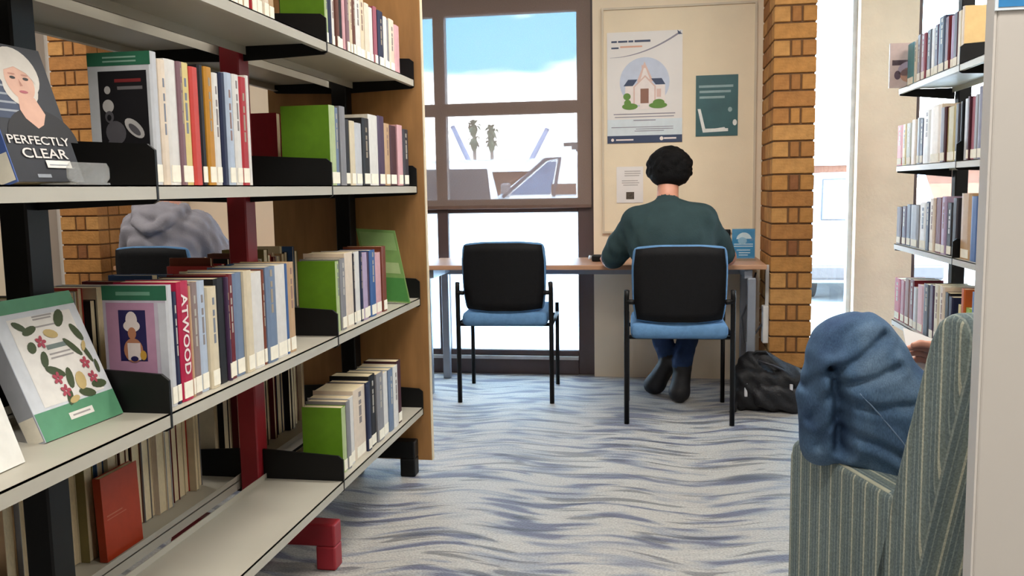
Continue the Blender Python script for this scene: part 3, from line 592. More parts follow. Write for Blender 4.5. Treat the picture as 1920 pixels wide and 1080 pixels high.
def portrait_art(mb, f, w, h):
    flat(mb, f, rect(0, 0, w, h), 0)
    flat(mb, f, rect(0, .45*h, .40*w, .8*h), 1, .0006)
    for k in range(4): flat(mb, f, rect(0, (.5+.06*k)*h, .36*w, (.515+.06*k)*h), 6, .0008)
    flat(mb, f, ell(.60*w, .30*h, .52*w, .24*h, 0, 22, 0, math.pi), 2, .0009)                      # dark jacket shoulders
    flat(mb, f, ell(.53*w, .80*h, .31*w, .185*h, -.1, 26), 3, .0011)                               # pale hair
    flat(mb, f, ell(.50*w, .68*h, .25*w, .13*h, .1, 20), 3, .00115)
    flat(mb, f, [(.42*w, .62*h), (.66*w, .62*h), (.74*w, .50*h), (.66*w, .42*h), (.56*w, .39*h), (.42*w, .46*h), (.38*w, .52*h)], 4, .0012)   # neck
    flat(mb, f, ell(.52*w, .735*h, .205*w, .145*h, 0, 24), 4, .0014)
    flat(mb, f, [(.32*w, .80*h), (.48*w, .92*h), (.70*w, .86*h), (.76*w, .72*h), (.66*w, .80*h), (.50*w, .84*h)], 3, .0017)
    for x in (.43, .62): flat(mb, f, ell(x*w, .755*h, .042*w, .011*h, 0, 10), 2, .0018); flat(mb, f, ell(x*w, .782*h, .055*w, .007*h, 0, 10), 7, .0018)
    flat(mb, f, [(.51*w, .75*h), (.545*w, .70*h), (.50*w, .695*h)], 7, .0018); flat(mb, f, ell(.525*w, .655*h, .065*w, .011*h, 0, 12), 5, .0018)
    flat(mb, f, rect(.30*w, .03*h, .50*w, .055*h), 6, .0009)
    flat(mb, f, rect(.48*w, .10*h, .86*w, .155*h), 8, .0024); flat(mb, f, rect(.52*w, .118*h, .82*w, .126*h), 6, .0027)
PCW, PCH = .152, .238
pb, pf, ps = faceout('book', 'face-out book titled PERFECTLY CLEAR with a fair haired portrait cover', (-1.005, 1.262, ZS[1]+.006), (.05, 1, 0), (-.30, 0, .954), PCW, PCH, .034, '2a2a30', '5a74b8', sticker=True,
        mats=[bm_('2b2d34'), bm_('39455e'), bm_('1d1c20'), bm_('d6cfc4'), bm_('dcae98'), bm_('b5616a'), bm_('9aa0a8'), bm_('b98572'), bm_('efece6')], draw=portrait_art)
for s_, cx, cy, w_, h_ in (('PERFECTLY', .50, .30, .92, .062), ('CLEAR', .52, .205, .68, .072)):
    v_, f_ = text_mb(s_, cx*PCW, cy*PCH, w_*PCW, h_*PCH, (tuple(np.array(pf[0])+np.array(pf[3])*.0016), pf[1], pf[2], pf[3]), .012)
    mesh_obj('title_lettering', MB().add(v_, f_), bm_('e6e0da'), pb)
st = thing('book_stand', 'small clear acrylic easel stand under the portrait book', 'book stand', (-.99, 1.36, ZS[1]))
mb = MB().box(-1.02, -.962, 1.325, 1.435, ZS[1]+.0005, ZS[1]+.004); mesh_obj('stand_base', mb, M_ACRYL, st)
P = [(1.325+.01, 0), (1.435-.01, 0), (1.435, .008), (1.435, .026), (1.427, .034), (1.333, .034), (1.325, .026), (1.325, .008)]
mesh_obj('front_lip', MB().prism([(a, ZS[1]+.004+b_) for a, b_ in P], -.966, -.962, 'X'), M_ACRYL, st)
for i, (y, c, nm) in enumerate([(1.115, 'black', 'black')]):
    book(y, .045, XS-.005, 1, .15, ZS[1], .17, c, c, f'{nm} book standing left of the portrait book on the eye-level shelf', G, True, False)
faceout('booklet', 'thin green booklet leaning at the plywood end of the third shelf', tuple(at(697, 566, 'Y', 3.20)*np.array([1, 1, 0])+np.array([0, 0, ZS[2]+.012])), (1, 0, -.06), (-.235, .16, .96), .152, .285, .006, '86ad63', '86ad63', 'booklet',
        mats=[bm_('9cc07a'), bm_('4f9148'), bm_('b7cf92')], draw=lambda mb, f, w, h: (flat(mb, f, rect(.05*w, .72*h, .95*w, .96*h), 0), flat(mb, f, rect(.40*w, .02*h, .98*w, .34*h), 1), flat(mb, f, rect(.5*w, .4*h, .92*w, .55*h), 2)))
oy0, oy1 = yof(178, -1.318, .5), yof(246, -1.318, .5)
faceout('book', 'orange-red book standing face-out on the far bottom shelf', (-1.300, oy0, ZS[3]+.002), (0, 1, 0), (-.03, 0, 1), oy1-oy0, .205, .02, 'b5401f', 'a83a1e', mats=[bm_('c9775a')],
        draw=lambda mb, f, w, h: (flat(mb, f, rect(.08*w, .52*h, .5*w, .535*h), 0), flat(mb, f, rect(.08*w, .48*h, .6*w, .49*h), 0)))
def photo_art(mb, f, w, h):
    flat(mb, f, rect(.05*w, .04*h, w, h), 0); flat(mb, f, rect(.08*w, .5*h, w, .62*h), 1)
    for p, m in [(ell(.6*w, .42*h, .34*w, .15*h, .5), 2), (ell(.65*w, .28*h, .28*w, .16*h), 3), (ell(.28*w, .28*h, .12*w, .1*h), 1)]: flat(mb, f, p, m, .0008)
faceout('book', 'pale photo covered book facing out at window end of top right shelf', (XG-.055, GY1-.045, ZG[0]+.002), (1, 0, 0), (0, .02, 1), .13, .215, .012, 'd9c3bd', 'cfc0bc', mats=[bm_('d8bfb8'), bm_('6d5a66'), bm_('b9a6b4'), bm_('cf9a84')], draw=photo_art)
book(GY1-BAY+.006, max(yof(1800, XT, ZG[0])-(GY1-BAY+.007), .012), XT, -1, .2, ZG[0], .225, 'e3c188', 'ivory', 'yellow cream covered book against the black divider on top right shelf', GR, False, False)

# ================================================================== DESKS AND CHAIRS
M_DESK = pm('b78a6a', .4, .1, 10., 0., 0., (.6, 5., 5.)); M_GREYMET = pm('8f939b', .4, .05, 20., 0., .4)
def desk(label, x0, x1, y0=4.745, y1=5.285):
    t = thing('desk', label, 'desk', ((x0+x1)/2, (y0+y1)/2, 0))
    mesh_obj('desktop', MB().box(x0, x1, y0, y1, .704, .73), M_DESK, t, bevel=.004)
    for x in (x0+.055, x1-.075):
        for y in (y0+.02, y1-.1):
            mesh_obj('leg', MB().box(x-.022, x+.022, y-.02, y+.02, 0, .66), M_GREYMET, t, bevel=.005)
    mesh_obj('rail', MB().box(x0+.05, x1-.05, y1-.12, y1-.09, .64, .704), M_GREYMET, t); mesh_obj('rail', MB().box(x0+.05, x0+.09, y0+.03, y1-.08, .655, .704), M_GREYMET, t); mesh_obj('rail', MB().box(x1-.11, x1-.07, y0+.03, y1-.08, .655, .704), M_GREYMET, t)
    return t
desk('long wood topped desk with grey metal legs under the window', -1.345, .545)
desk('wood topped desk in front of the grey hooded person', -3.2, -1.75)
M_BLUE = pm('5d84ac', .8, .1, 40., .1, 0., None, .2); M_SHELL = pm('0a0a0d', .7, .15, 50., .15, 0., None, .25)
def grid_pad(w0, w1, z0, z1, yf, thick, nx=10, nz=8, round_=.022):
    """curved upholstered panel: front/back surfaces over a rounded rectangle"""
    mb = MB(); V = {}
    for side in (0, 1):
        for i in range(nx+1):
            for k in range(nz+1):
                a = i/nx*2-1; c = k/nz*2-1
                x = a*(w0+(w1-w0)*(k/nz)); z = z0+(z1-z0)*k/nz
                e = max(abs(a), abs(c)); ro = round_*max(0, abs(a)+abs(c)-1.45)
                x -= math.copysign(ro, a); z -= math.copysign(ro, c)
                th = thick*(1-.75*max(0, e-.75)/.25*(1 if e > .75 else 0))
                V[side, i, k] = len(mb.v); mb.v.append((x, yf(a, k/nz)+(th if side else 0.), z))
    for i in range(nx):
        for k in range(nz):
            q = [V[0, i, k], V[0, i+1, k], V[0, i+1, k+1], V[0, i, k+1]]; mb.f.append(tuple(q)); q = [V[1, i, k], V[1, i, k+1], V[1, i+1, k+1], V[1, i+1, k]]; mb.f.append(tuple(q))
    ring = [(i, 0) for i in range(nx)]+[(nx, k) for k in range(nz)]+[(i, nz) for i in range(nx, 0, -1)]+[(0, k) for k in range(nz, 0, -1)]
    for j in range(len(ring)):
        p, q = ring[j], ring[(j+1) % len(ring)]; mb.f.append((V[0, p[0], p[1]], V[1, p[0], p[1]], V[1, q[0], q[1]], V[0, q[0], q[1]]))
    mb.m = [0]*len(mb.f); return mb
def chair(label, loc, rz):
    t = thing('visitor_chair', label, 'chair', loc, rz, 'blue and black visitor chairs')
    yb = lambda a, s: -.245-.035*s+.03*(1-a*a)*.0+.028*a*a
    mesh_obj('back_shell', grid_pad(.213, .218, .50, .864, yb, .012), M_SHELL, t, smooth=True, world=False)
    mesh_obj('backrest', grid_pad(.222, .231, .488, .874, lambda a, s: yb(a, s)+.0125, .05), M_BLUE, t, smooth=True, world=False, subsurf=1)
    sp = sdf_mesh([rbox((0, .0, .455), (.205, .215, .012), .026, 0, .02), ellip((0, .02, .475), (.17, .18, .03), 0, .05)], .012)
    mesh_obj('seat', sp, M_BLUE, t, smooth=True, world=False)
    mesh_obj('seat_pan', MB().box(-.21, .21, -.21, .2, .415, .432), M_BLACK, t, world=False, bevel=.004)
    for s_ in (-1, 1):
        mesh_obj('leg', MB().tube([(s_*.25, -.235, 0), (s_*.25, -.235, .40), (s_*.25, -.24, .62), (s_*.248, -.246, .655)], .0125), M_BLACK, t, smooth=True, world=False)
        mesh_obj('leg', MB().tube([(s_*.25, .235, 0), (s_*.25, .235, .485)], .0115), M_BLACK, t, smooth=True, world=False)
        mesh_obj('side_rail', MB().tube([(s_*.25, -.235, .425), (s_*.25, .235, .425)], .011), M_BLACK, t, smooth=True, world=False)
        mesh_obj('arm_stub', MB().tube([(s_*.25, -.24, .60), (s_*.215, -.255, .60)], .012), M_BLACK, t, smooth=True, world=False)
    for y in (-.2, .19): mesh_obj('cross_bar', MB().tube([(-.25, y, .422), (.25, y, .422)], .010), M_BLACK, t, smooth=True, world=False)
    return t
chair('empty blue and black visitor chair at the desk below the window', (-.835, 4.825, 0), .05)
chair('blue and black visitor chair under the person in dark green shirt', (.08, 4.475, 0), .03)
chair('blue and black visitor chair under the person in grey hoodie', (-2.72, 4.62, 0), 0)

# ================================================================== PEOPLE
def folds(amp, fr_, labs, seed=0.):
    def f(x, y, z, lab):
        w = np.sin(fr_*(x*.7+z*1.0+.35*np.sin(9*y+seed))+seed)*np.sin(fr_*.6*(z-.6*x+.5*y)+1.7+seed)
        return np.where(np.isin(lab, labs), amp*w, 0.)
    return f
def hand(root, wrist, fwd, palm_up, side, mat=M_SKIN, curl=.5, res=.0042):
    """a hand of palm, four unequal bent fingers and a thumb leaving the side of the palm"""
    f = np.array(fwd, float); f /= np.linalg.norm(f); u = np.array(palm_up, float); u -= f*(u@f); u /= np.linalg.norm(u); r = np.cross(f, u)*side; w = np.array(wrist, float)
    pr_ = [cone(w-f*.01, w+f*.03, .023, .028, 0, .01), cone(w+f*.035-r*.022, w+f*.085-r*.028, .015, .013, 0, .018), cone(w+f*.035+r*.02, w+f*.08+r*.027, .015, .012, 0, .018), cone(w+f*.03, w+f*.088, .018, .014, 0, .018)]
    for k, (off, ln) in enumerate(((-.031, .072), (-.011, .080), (.010, .074), (.029, .058))):
        a = w+f*.088+r*off; d = f*math.cos(curl*.5)-u*math.sin(curl*.5); b_ = a+d*ln*.48; d2 = f*math.cos(curl*1.3)-u*math.sin(curl*1.3); c = b_+d2*ln*.32; d3 = f*math.cos(curl*1.9)-u*math.sin(curl*1.9)
        pr_ += [cone(a, b_, .0092, .0085, 0, .004), cone(b_, c, .0085, .0078, 0, .004), cone(c, c+d3*ln*.22, .0078, .0068, 0, .004)]
    a = w+f*.03-r*.026; d = f*.62-r*.7-u*.3; d /= np.linalg.norm(d); b_ = a+d*.042; d2 = f*.9-r*.25-u*.35; d2 /= np.linalg.norm(d2)
    pr_ += [cone(a, b_, .0125, .0105, 0, .01), cone(b_, b_+d2*.03, .0105, .0085, 0, .004)]
    return mesh_obj('hand', sdf_mesh(pr_, res), mat, root, smooth=True)
def head(prims, c, skin, tilt=0.):
    c = np.array(c); R = rotm('X', tilt)
    g = lambda v: tuple(c+R@np.array(v, float))
    prims += [ellip(g((0, 0, .015)), (.076, .094, .10), skin, .02, R), ellip(g((0, .03, -.045)), (.058, .062, .065), skin, .03, R), cone(g((0, .095, .01)), g((0, .112, -.02)), .008, .013, skin, .012),
              ellip(g((0, .088, -.062)), (.022, .012, .006), skin, .008, R), ellip(g((.078, -.005, -.01)), (.012, .022, .033), skin, .008, R), ellip(g((-.078, -.005, -.01)), (.012, .022, .033), skin, .008, R),
              ellip(g((.03, .086, .005)), (.016, .01, .009), skin, .006, R), ellip(g((-.03, .086, .005)), (.016, .01, .009), skin, .006, R)]
M_GREENSHIRT = pm('2d3f41', .85, .1, 12., .15, 0., None, .2, 160.)
M_JEANDARK = pm('2b3d5f', .85, .15, 20., .2, 0., None, .2); M_HAIR = pm('060506', .75, .3, 60., .6, 0., None, .2)
# --- person at the desk in a dark green T-shirt
pg = thing('person', 'person in dark green T-shirt with short black curly hair, seated back to us', 'person', (.06, 4.45, 0))
P = [  # 0 shirt 1 skin 2 jeans 3 shoes
    ellip((.07, 4.46, .56), (.165, .13, .11), 2, .05), ellip((.068, 4.45, .68), (.165, .115, .14), 0, .05), ellip((.055, 4.48, .83), (.18, .115, .16), 0, .06), ellip((.042, 4.525, .955), (.195, .105, .115), 0, .06),
    ellip((.045, 4.50, .86), (.215, .11, .15), 0, .06), cone((-.105, 4.545, .972), (.19, 4.545, .982), .068, .068, 0, .06), cone((.035, 4.545, 1.0), (.031, 4.585, 1.045), .088, .064, 0, .05),
    cone((-.13, 4.545, .955), (-.205, 4.60, .85), .072, .068, 0, .05), cone((.205, 4.545, .965), (.275, 4.60, .865), .072, .066, 0, .05),
    cone((-.205, 4.60, .85), (-.238, 4.625, .79), .066, .066, 0, .03), cone((.275, 4.60, .865), (.302, 4.63, .81), .066, .066, 0, .03),
    cone((-.22, 4.61, .84), (-.262, 4.65, .772), .048, .044, 1, .02), cone((-.262, 4.65, .772), (-.285, 4.87, .765), .044, .028, 1, .02),
    cone((.295, 4.62, .85), (.335, 4.66, .78), .048, .044, 1, .02), cone((.335, 4.66, .78), (.30, 4.89, .765), .044, .028, 1, .02),
    cone((.03, 4.585, 1.04), (.036, 4.635, 1.16), .056, .053, 1, .012),
    cone((-.01, 4.50, .55), (-.06, 4.90, .53), .085, .068, 2, .03), cone((.15, 4.50, .55), (.19, 4.90, .53), .085, .068, 2, .03),
    cone((-.06, 4.90, .53), (.035, 4.815, .235), .066, .052, 2, .03), cone((.19, 4.90, .53), (.112, 4.735, .20), .066, .05, 2, .03),
    cone((.045, 4.80, .20), (-.028, 4.845, .066), .048, .054, 3, .02), cone((-.028, 4.845, .066), (-.045, 4.875, .052), .052, .05, 3, .02),
    cone((.115, 4.735, .17), (.098, 4.685, .06), .047, .053, 3, .02), cone((.098, 4.685, .06), (.092, 4.72, .052), .052, .05, 3, .02)]
head(P, (.042, 4.695, 1.235), 1, -.45)
bo = mesh_obj('body', sdf_mesh(P, .0095, folds(.0035, 38, (0, 2), .6)), [M_GREENSHIRT, M_SKIN, M_JEANDARK, M_SHOE], pg, smooth=True)
HP = [ellip((.042, 4.675, 1.252), (.108, .112, .093), 0, .03), ellip((.042, 4.64, 1.20), (.10, .085, .062), 0, .03)]
rnd = random.Random(3)
for k in range(260):
    a, e = rnd.uniform(0, 2*math.pi), rnd.uniform(-.75, 1.5); d = (math.cos(e)*math.cos(a), math.cos(e)*math.sin(a), math.sin(e))
    if d[1] > .55 and d[2] < .5: continue
    q = (.042+.106*d[0], 4.672+.108*d[1], 1.238+.097*d[2]); s_ = rnd.uniform(.009, .020); HP.append(ellip(q, (s_, s_, s_), 0, .008))
mesh_obj('hair', sdf_mesh(HP, .006), M_HAIR, pg, smooth=True)
hand(pg, (-.285, 4.87, .768), (.25, 1, -.12), (0, 0, 1), 1); hand(pg, (.30, 4.89, .768), (-.35, 1, -.12), (0, 0, 1), -1)
# --- person in a grey hoodie, seen through the shelving
M_HOOD = pm('96939a', .9, .08, 14., .2, 0., None, .15, 120.)
ph = thing('person', 'person in a light grey hoodie with back to us, beyond the shelving', 'person', (-2.76, 4.6, 0))
hx, hy = -2.77, 4.62
P = [ellip((hx, hy-.02, .56), (.18, .14, .11), 2, .05), ellip((hx, hy-.04, .70), (.20, .13, .16), 0, .05), ellip((hx, hy, .86), (.225, .135, .16), 0, .06), cone((hx-.16, hy+.03, .97), (hx+.16, hy+.03, .97), .088, .088, 0, .06),
     ellip((hx-.02, hy-.02, 1.02), (.15, .10, .085), 0, .05), cone((hx-.15, hy-.02, 1.07), (hx-.11, hy-.10, 1.0), .034, .036, 0, .012), cone((hx-.11, hy-.10, 1.0), (hx-.02, hy-.14, .955), .036, .036, 0, .012), cone((hx-.02, hy-.14, .955), (hx+.08, hy-.11, 1.0), .036, .034, 0, .012), cone((hx+.08, hy-.11, 1.0), (hx+.13, hy-.02, 1.07), .034, .032, 0, .012),
     cone((hx-.2, hy+.03, .95), (hx-.30, hy+.10, .76), .088, .066, 0, .03), cone((hx+.2, hy+.03, .95), (hx+.31, hy+.10, .76), .088, .066, 0, .03),
     cone((hx-.30, hy+.10, .77), (hx-.22, hy+.33, .775), .062, .042, 0, .02), cone((hx+.31, hy+.10, .77), (hx+.22, hy+.33, .775), .062, .042, 0, .02),
     cone((hx, hy+.05, 1.04), (hx, hy+.09, 1.15), .055, .052, 1, .02), cone((hx-.09, hy, .55), (hx-.12, hy+.42, .52), .085, .066, 2, .03), cone((hx+.09, hy, .55), (hx+.12, hy+.42, .52), .085, .066, 2, .03),
     cone((hx-.12, hy+.42, .52), (hx-.12, hy+.40, .10), .062, .045, 2, .03), cone((hx+.12, hy+.42, .52), (hx+.12, hy+.40, .10), .062, .045, 2, .03),
     cone((hx-.12, hy+.39, .05), (hx-.12, hy+.55, .038), .045, .036, 3, .02), cone((hx+.12, hy+.39, .05), (hx+.12, hy+.55, .038), .045, .036, 3, .02)]
head(P, (hx, hy+.12, 1.235), 1, -.3)
mesh_obj('body', sdf_mesh(P, .011, folds(.008, 44, (0, 2), 2.)), [M_HOOD, M_SKIN, M_JEANDARK, M_SHOE], ph, smooth=True)
mesh_obj('hair', sdf_mesh([ellip((hx, hy+.105, 1.262), (.09, .10, .088), 0, .03), ellip((hx, hy+.08, 1.21), (.084, .07, .06), 0, .03)], .008), pm('4a3526', .6, .2, 60., .3), ph, smooth=True)
hand(ph, (hx-.22, hy+.33, .775), (.3, 1, -.1), (0, 0, 1), 1, res=.006); hand(ph, (hx+.22, hy+.33, .775), (-.3, 1, -.1), (0, 0, 1), -1, res=.006)

# --- striped armchair and the person curled up in it
AO = np.array([.711, 1.993, 0]); AR = math.atan2(.309, .951)
ac = thing('armchair', 'grey-green armchair with cream stripes beside the white panel', 'armchair', AO, AR)
def aw(x, y, z): return (AO[0]+x*math.cos(AR)-y*math.sin(AR), AO[1]+x*math.sin(AR)+y*math.cos(AR), z)
for s_ in (-1, 1):
    k = MB(); P = [(.265, .07), (.272, .10), (.272, .49), (.262, .532), (.235, .551), (-.16, .551), (-.16, .07)]
    a, b_ = sorted((s_*.235, s_*.34)); k.prism(P, a, b_, 'X'); mesh_obj('arm', k, M_STRIPE, ac, world=False, bevel=.022, segs=4, smooth=True)
    pth = [(s_*.33, y, .5465) for y in (-.14, 0, .2)]+[(s_*.33, .25, .53), (s_*.33, .268, .50), (s_*.33, .27, .1)]
    mesh_obj('piping', MB().tube(pth, .005, 6), pm('b9b9a4', .8), ac, world=False, smooth=True)
prof_ = [(-.205, .07), (-.10, .07), (-.085, .34), (-.115, .60), (-.15, .84), (-.165, .875), (-.20, .893), (-.235, .887), (-.258, .86), (-.262, .80), (-.235, .55), (-.212, .30)]
prof_ = [(y-.115*max(0, z-.30)/.59, z+.034*max(0, z-.30)/.59) for y, z in prof_]
mesh_obj('backrest', MB().prism(prof_, -.34, .34, 'X'), M_STRIPE, ac, world=False, bevel=.032, segs=5, smooth=True)
mesh_obj('seat_base', MB().box(-.24, .24, -.15, .25, .08, .30), M_STRIPE, ac, world=False, bevel=.015)
mesh_obj('seat_cushion', sdf_mesh([rbox((0, .07, .355), (.19, .19, .025), .04, 0, .02)], .012), M_STRIPE, ac, world=False, smooth=True)
for x in (-.28, .28):
    for y in (-.16, .22): mesh_obj('leg', MB().tube([(x, y, .075), (x, y, 0)], [.024, .017], 10), pm('a5642f', .4, .15, 10., 0., 0., (1, 1, .3)), ac, world=False, smooth=True)
pa = thing('person', 'person in blue jeans curled up with raised knees in striped armchair', 'person', (.72, 1.93, .40))
P = [  # 0 jeans 1 top 2 skin 3 shoes
    ellip((.79, 1.955, .50), (.15, .12, .10), 0, .05), cone((.66, 1.91, .47), (.442, 1.925, .735), .092, .088, 0, .05), cone((.64, 1.90, .53), (.455, 1.95, .615), .095, .085, 0, .04), cone((.60, 1.88, .52), (.43, 1.96, .575), .06, .045, 0, .04),
    ellip((.412, 1.935, .795), (.082, .08, .082), 0, .03), cone((.385, 1.94, .785), (.362, 1.965, .68), .080, .066, 0, .016), cone((.362, 1.965, .68), (.347, 1.975, .578), .066, .046, 0, .02),
    cone((.40, 2.0, .74), (.395, 2.10, .625), .07, .056, 0, .02),
    cone((.84, 1.98, .50), (.72, 2.15, .62), .085, .075, 0, .05), cone((.72, 2.15, .62), (.675, 2.20, .47), .072, .058, 0, .03),
    cone((.675, 2.19, .445), (.665, 2.29, .435), .037, .03, 3, .02), cone((.395, 2.14, .598), (.39, 2.24, .592), .036, .03, 3, .02),
    ellip((.82, 1.93, .64), (.15, .115, .14), 1, .06), ellip((.87, 1.89, .82), (.165, .115, .17), 1, .06), cone((.76, 1.87, .95), (.99, 1.94, .95), .068, .068, 1, .05),
    cone((.75, 1.87, .94), (.70, 1.92, .66), .058, .05, 1, .03), cone((.70, 1.92, .66), (.637, 1.985, .682), .046, .033, 1, .02), cone((1.0, 1.94, .94), (.95, 2.02, .70), .058, .05, 1, .03), cone((.95, 2.02, .70), (.805, 2.13, .675), .048, .034, 1, .02),
    cone((.875, 1.88, 1.0), (.87, 1.90, 1.12), .056, .052, 2, .02)]
head(P, (.865, 1.93, 1.20), 2, -.25)
CREASE = [((.352, .765), (.366, .69), (.380, .585), .026, .011), ((.352, .765), (.395, .79), (.452, .835), .011, .008), ((.362, .735), (.41, .745), (.475, .775), .010, .008), ((.372, .70), (.42, .69), (.50, .70), .008, .009),
          ((.348, .76), (.325, .745), (.305, .715), .007, .007), ((.36, .72), (.335, .69), (.315, .64), .007, .007), ((.385, .63), (.44, .61), (.52, .575), .008, .009), ((.345, .80), (.37, .84), (.42, .87), .005, .008), ((.37, .66), (.345, .63), (.335, .585), .006, .007)]
def jd(x, y, z, lab):
    w = .0016*np.sin(70*(x*.75-z*.66)+3*np.sin(18*(x+z)))+.0011*np.sin(120*(z+.35*x)+4*np.sin(25*x)); near = np.clip((1.975-y)/.03, 0, 1)
    for a, b_, c, amp, wd in CREASE:
        dd = np.full(x.shape, 9.)
        for p, q_ in ((a, b_), (b_, c)):
            vx, vz = q_[0]-p[0], q_[1]-p[1]; t = np.clip(((x-p[0])*vx+(z-p[1])*vz)/(vx*vx+vz*vz), 0, 1); dd = np.minimum(dd, np.hypot(x-p[0]-t*vx, z-p[1]-t*vz))
        w = w+near*(amp*np.exp(-(dd/wd)**2)-.35*amp*np.exp(-((dd-2.3*wd)/(1.2*wd))**2))
    return np.where(lab == 0, w, np.where(lab == 1, .003*np.sin(40*z+20*x), 0.))
jb = mesh_obj('body', sdf_mesh(P, .006, jd), [M_DENIM, pm('6a6f78', .85, .1, 20.), M_SKIN, pm('c9c4bc', .6)], pa, smooth=True)
from mathutils.bvhtree import BVHTree
bvh = BVHTree.FromPolygons([Vector(v.co)+pa.location for v in jb.data.vertices], [tuple(p.vertices) for p in jb.data.polygons])
def on_body(u, v):
    d = Vector(_fw+_r2*(u-960)/F-_u2*(v-540)/F).normalized(); return bvh.ray_cast(Vector((0, 0, CH)), d)[0]
for pts in ([(1612, 738), (1630, 756), (1650, 778), (1670, 802), (1690, 826), (1704, 846)],):
    hp = [p for p in (on_body(*q) for q in pts) if p is not None]
    if len(hp) > 2: mesh_obj('seam', MB().tube([tuple(p) for p in hp], .0016, 6), pm('7288a2', .85, .1, 60.), pa, smooth=True)
mesh_obj('hair', sdf_mesh([ellip((.865, 1.915, 1.228), (.09, .10, .088), 0, .03), ellip((.865, 1.87, 1.15), (.084, .06, .10), 0, .03)], .009), pm('3a281e', .6, .2, 60., .3), pa, smooth=True)
hand(pa, (.640, 1.99, .688), (-.26, .45, .55), (.75, .3, .4), 1, curl=.8); hand(pa, (.80, 2.13, .672), (-.5, .1, -.1), (-.1, -.3, 1), -1, curl=.7)
q = at(1706, 700, 'Y', 2.06); qa = at(1693, 615, 'Y', 2.13)
tb = thing('magazine', 'white open page held by the person in the striped armchair', 'magazine', q)
def sheet(mb, O, r, u, w, h, t=.003):
    O, r, u = map(lambda q_: np.array(q_, float), (O, r, u)); r /= np.linalg.norm(r); u /= np.linalg.norm(u); n_ = np.cross(r, u)
    k = MB().box(0, w, 0, h, -t/2, t/2); return mb.add([tuple(O+r*a+u*b+n_*c) for a, b, c in k.v], k.f)
up_ = qa-q; hh = float(np.linalg.norm(up_))
mesh_obj('page', sheet(MB(), q, (.92, -.05, -.35), up_, .075, hh), pm('f6f5f2', .6, .02, 20.), tb); mesh_obj('page', sheet(MB(), q+np.array([.92, -.05, -.35])*.082, (.9, .4, .1), up_, .085, hh), M_PAPER, tb)

# white panel at the right with a blue notice
pn = thing('partition_panel', 'tall plain off-white panel at the right edge', 'panel', (.86, 1.265, 0))
mesh_obj('board', MB().box(.4235, 1.5, 1.25, 1.28, 0, 2.3), pm('c6c0b8', .7, .02, 5.), pn, bevel=.003)
mesh_obj('edge_strip', MB().box(.4205, .4235, 1.25, 1.28, 0, 2.3), pm('d2ccc4', .6, .02, 5.), pn)
q0 = at(1871, 14, 'Y', 1.2495); q1 = at(1908, 3, 'Y', 1.2495)
nt_ = thing('wall_notice', 'blue notice at the top of the white panel', 'notice', (q0[0], 1.2495, q0[2]))
z0 = q0[2]-.0
mesh_obj('sheet', MB().box(q0[0]-.004, q0[0]+.21, 1.2475, 1.2495, z0-.004, z0+.30), pm('e4eef6', .6), nt_)
mesh_obj('print', MB().box(q0[0], q0[0]+.206, 1.2468, 1.2476, z0, z0+.296), pm('2f86c4', .6, .2, 14.), nt_)

# ================================================================== THINGS ON DESK, WALL AND FLOOR
nb = thing('notice_board', 'cream framed noticeboard behind the person in green', 'noticeboard', (.09, 5.3, .885))
bx0, bx1, bz0, bz1 = -.332, .522, .885, 2.165
mesh_obj('board', MB().box(bx0, bx1, 5.288, 5.299, bz0, bz1), pm('ecdcc0', .85, .03, 6., .1, 0., None, .2, 200.), nb)
for a, b_, c, d_ in ((bx0-.012, bx0, bz0-.012, bz1+.012), (bx1, bx1+.012, bz0-.012, bz1+.012), (bx0, bx1, bz1, bz1+.012), (bx0, bx1, bz0-.012, bz0)):
    mesh_obj('frame_strip', MB().box(a, b_, 5.28, 5.3, c, d_), pm('cdbfa8', .5, .04, 8.), nb)
for x in (-.385, .548):
    pass
YP = 5.286
def poster(name, label, cat, u0, v0, u1, v1, mats, draw, y=YP):
    a = at(u0, v0, 'Y', y); c = at(u1, v1, 'Y', y); x0, x1 = sorted((a[0], c[0])); z0, z1 = sorted((a[2], c[2])); w, h = x1-x0, z1-z0
    t = thing(name, label, cat, (x0+w/2, y, z0)); mesh_obj('sheet', MB().box(x0, x1, y-.0012, y, z0, z1), mats[0], t)
    mb = MB(); draw(mb, ((x0, y-.0012, z0), (1, 0, 0), (0, 0, 1), (0, -1, 0)), w, h); mb.m = [m-1 for m in mb.m]; mesh_obj('print', mb, mats[1:], t); return t
PZ = lambda x, y: ((x-75)/640., 1-(y-75)/950.)
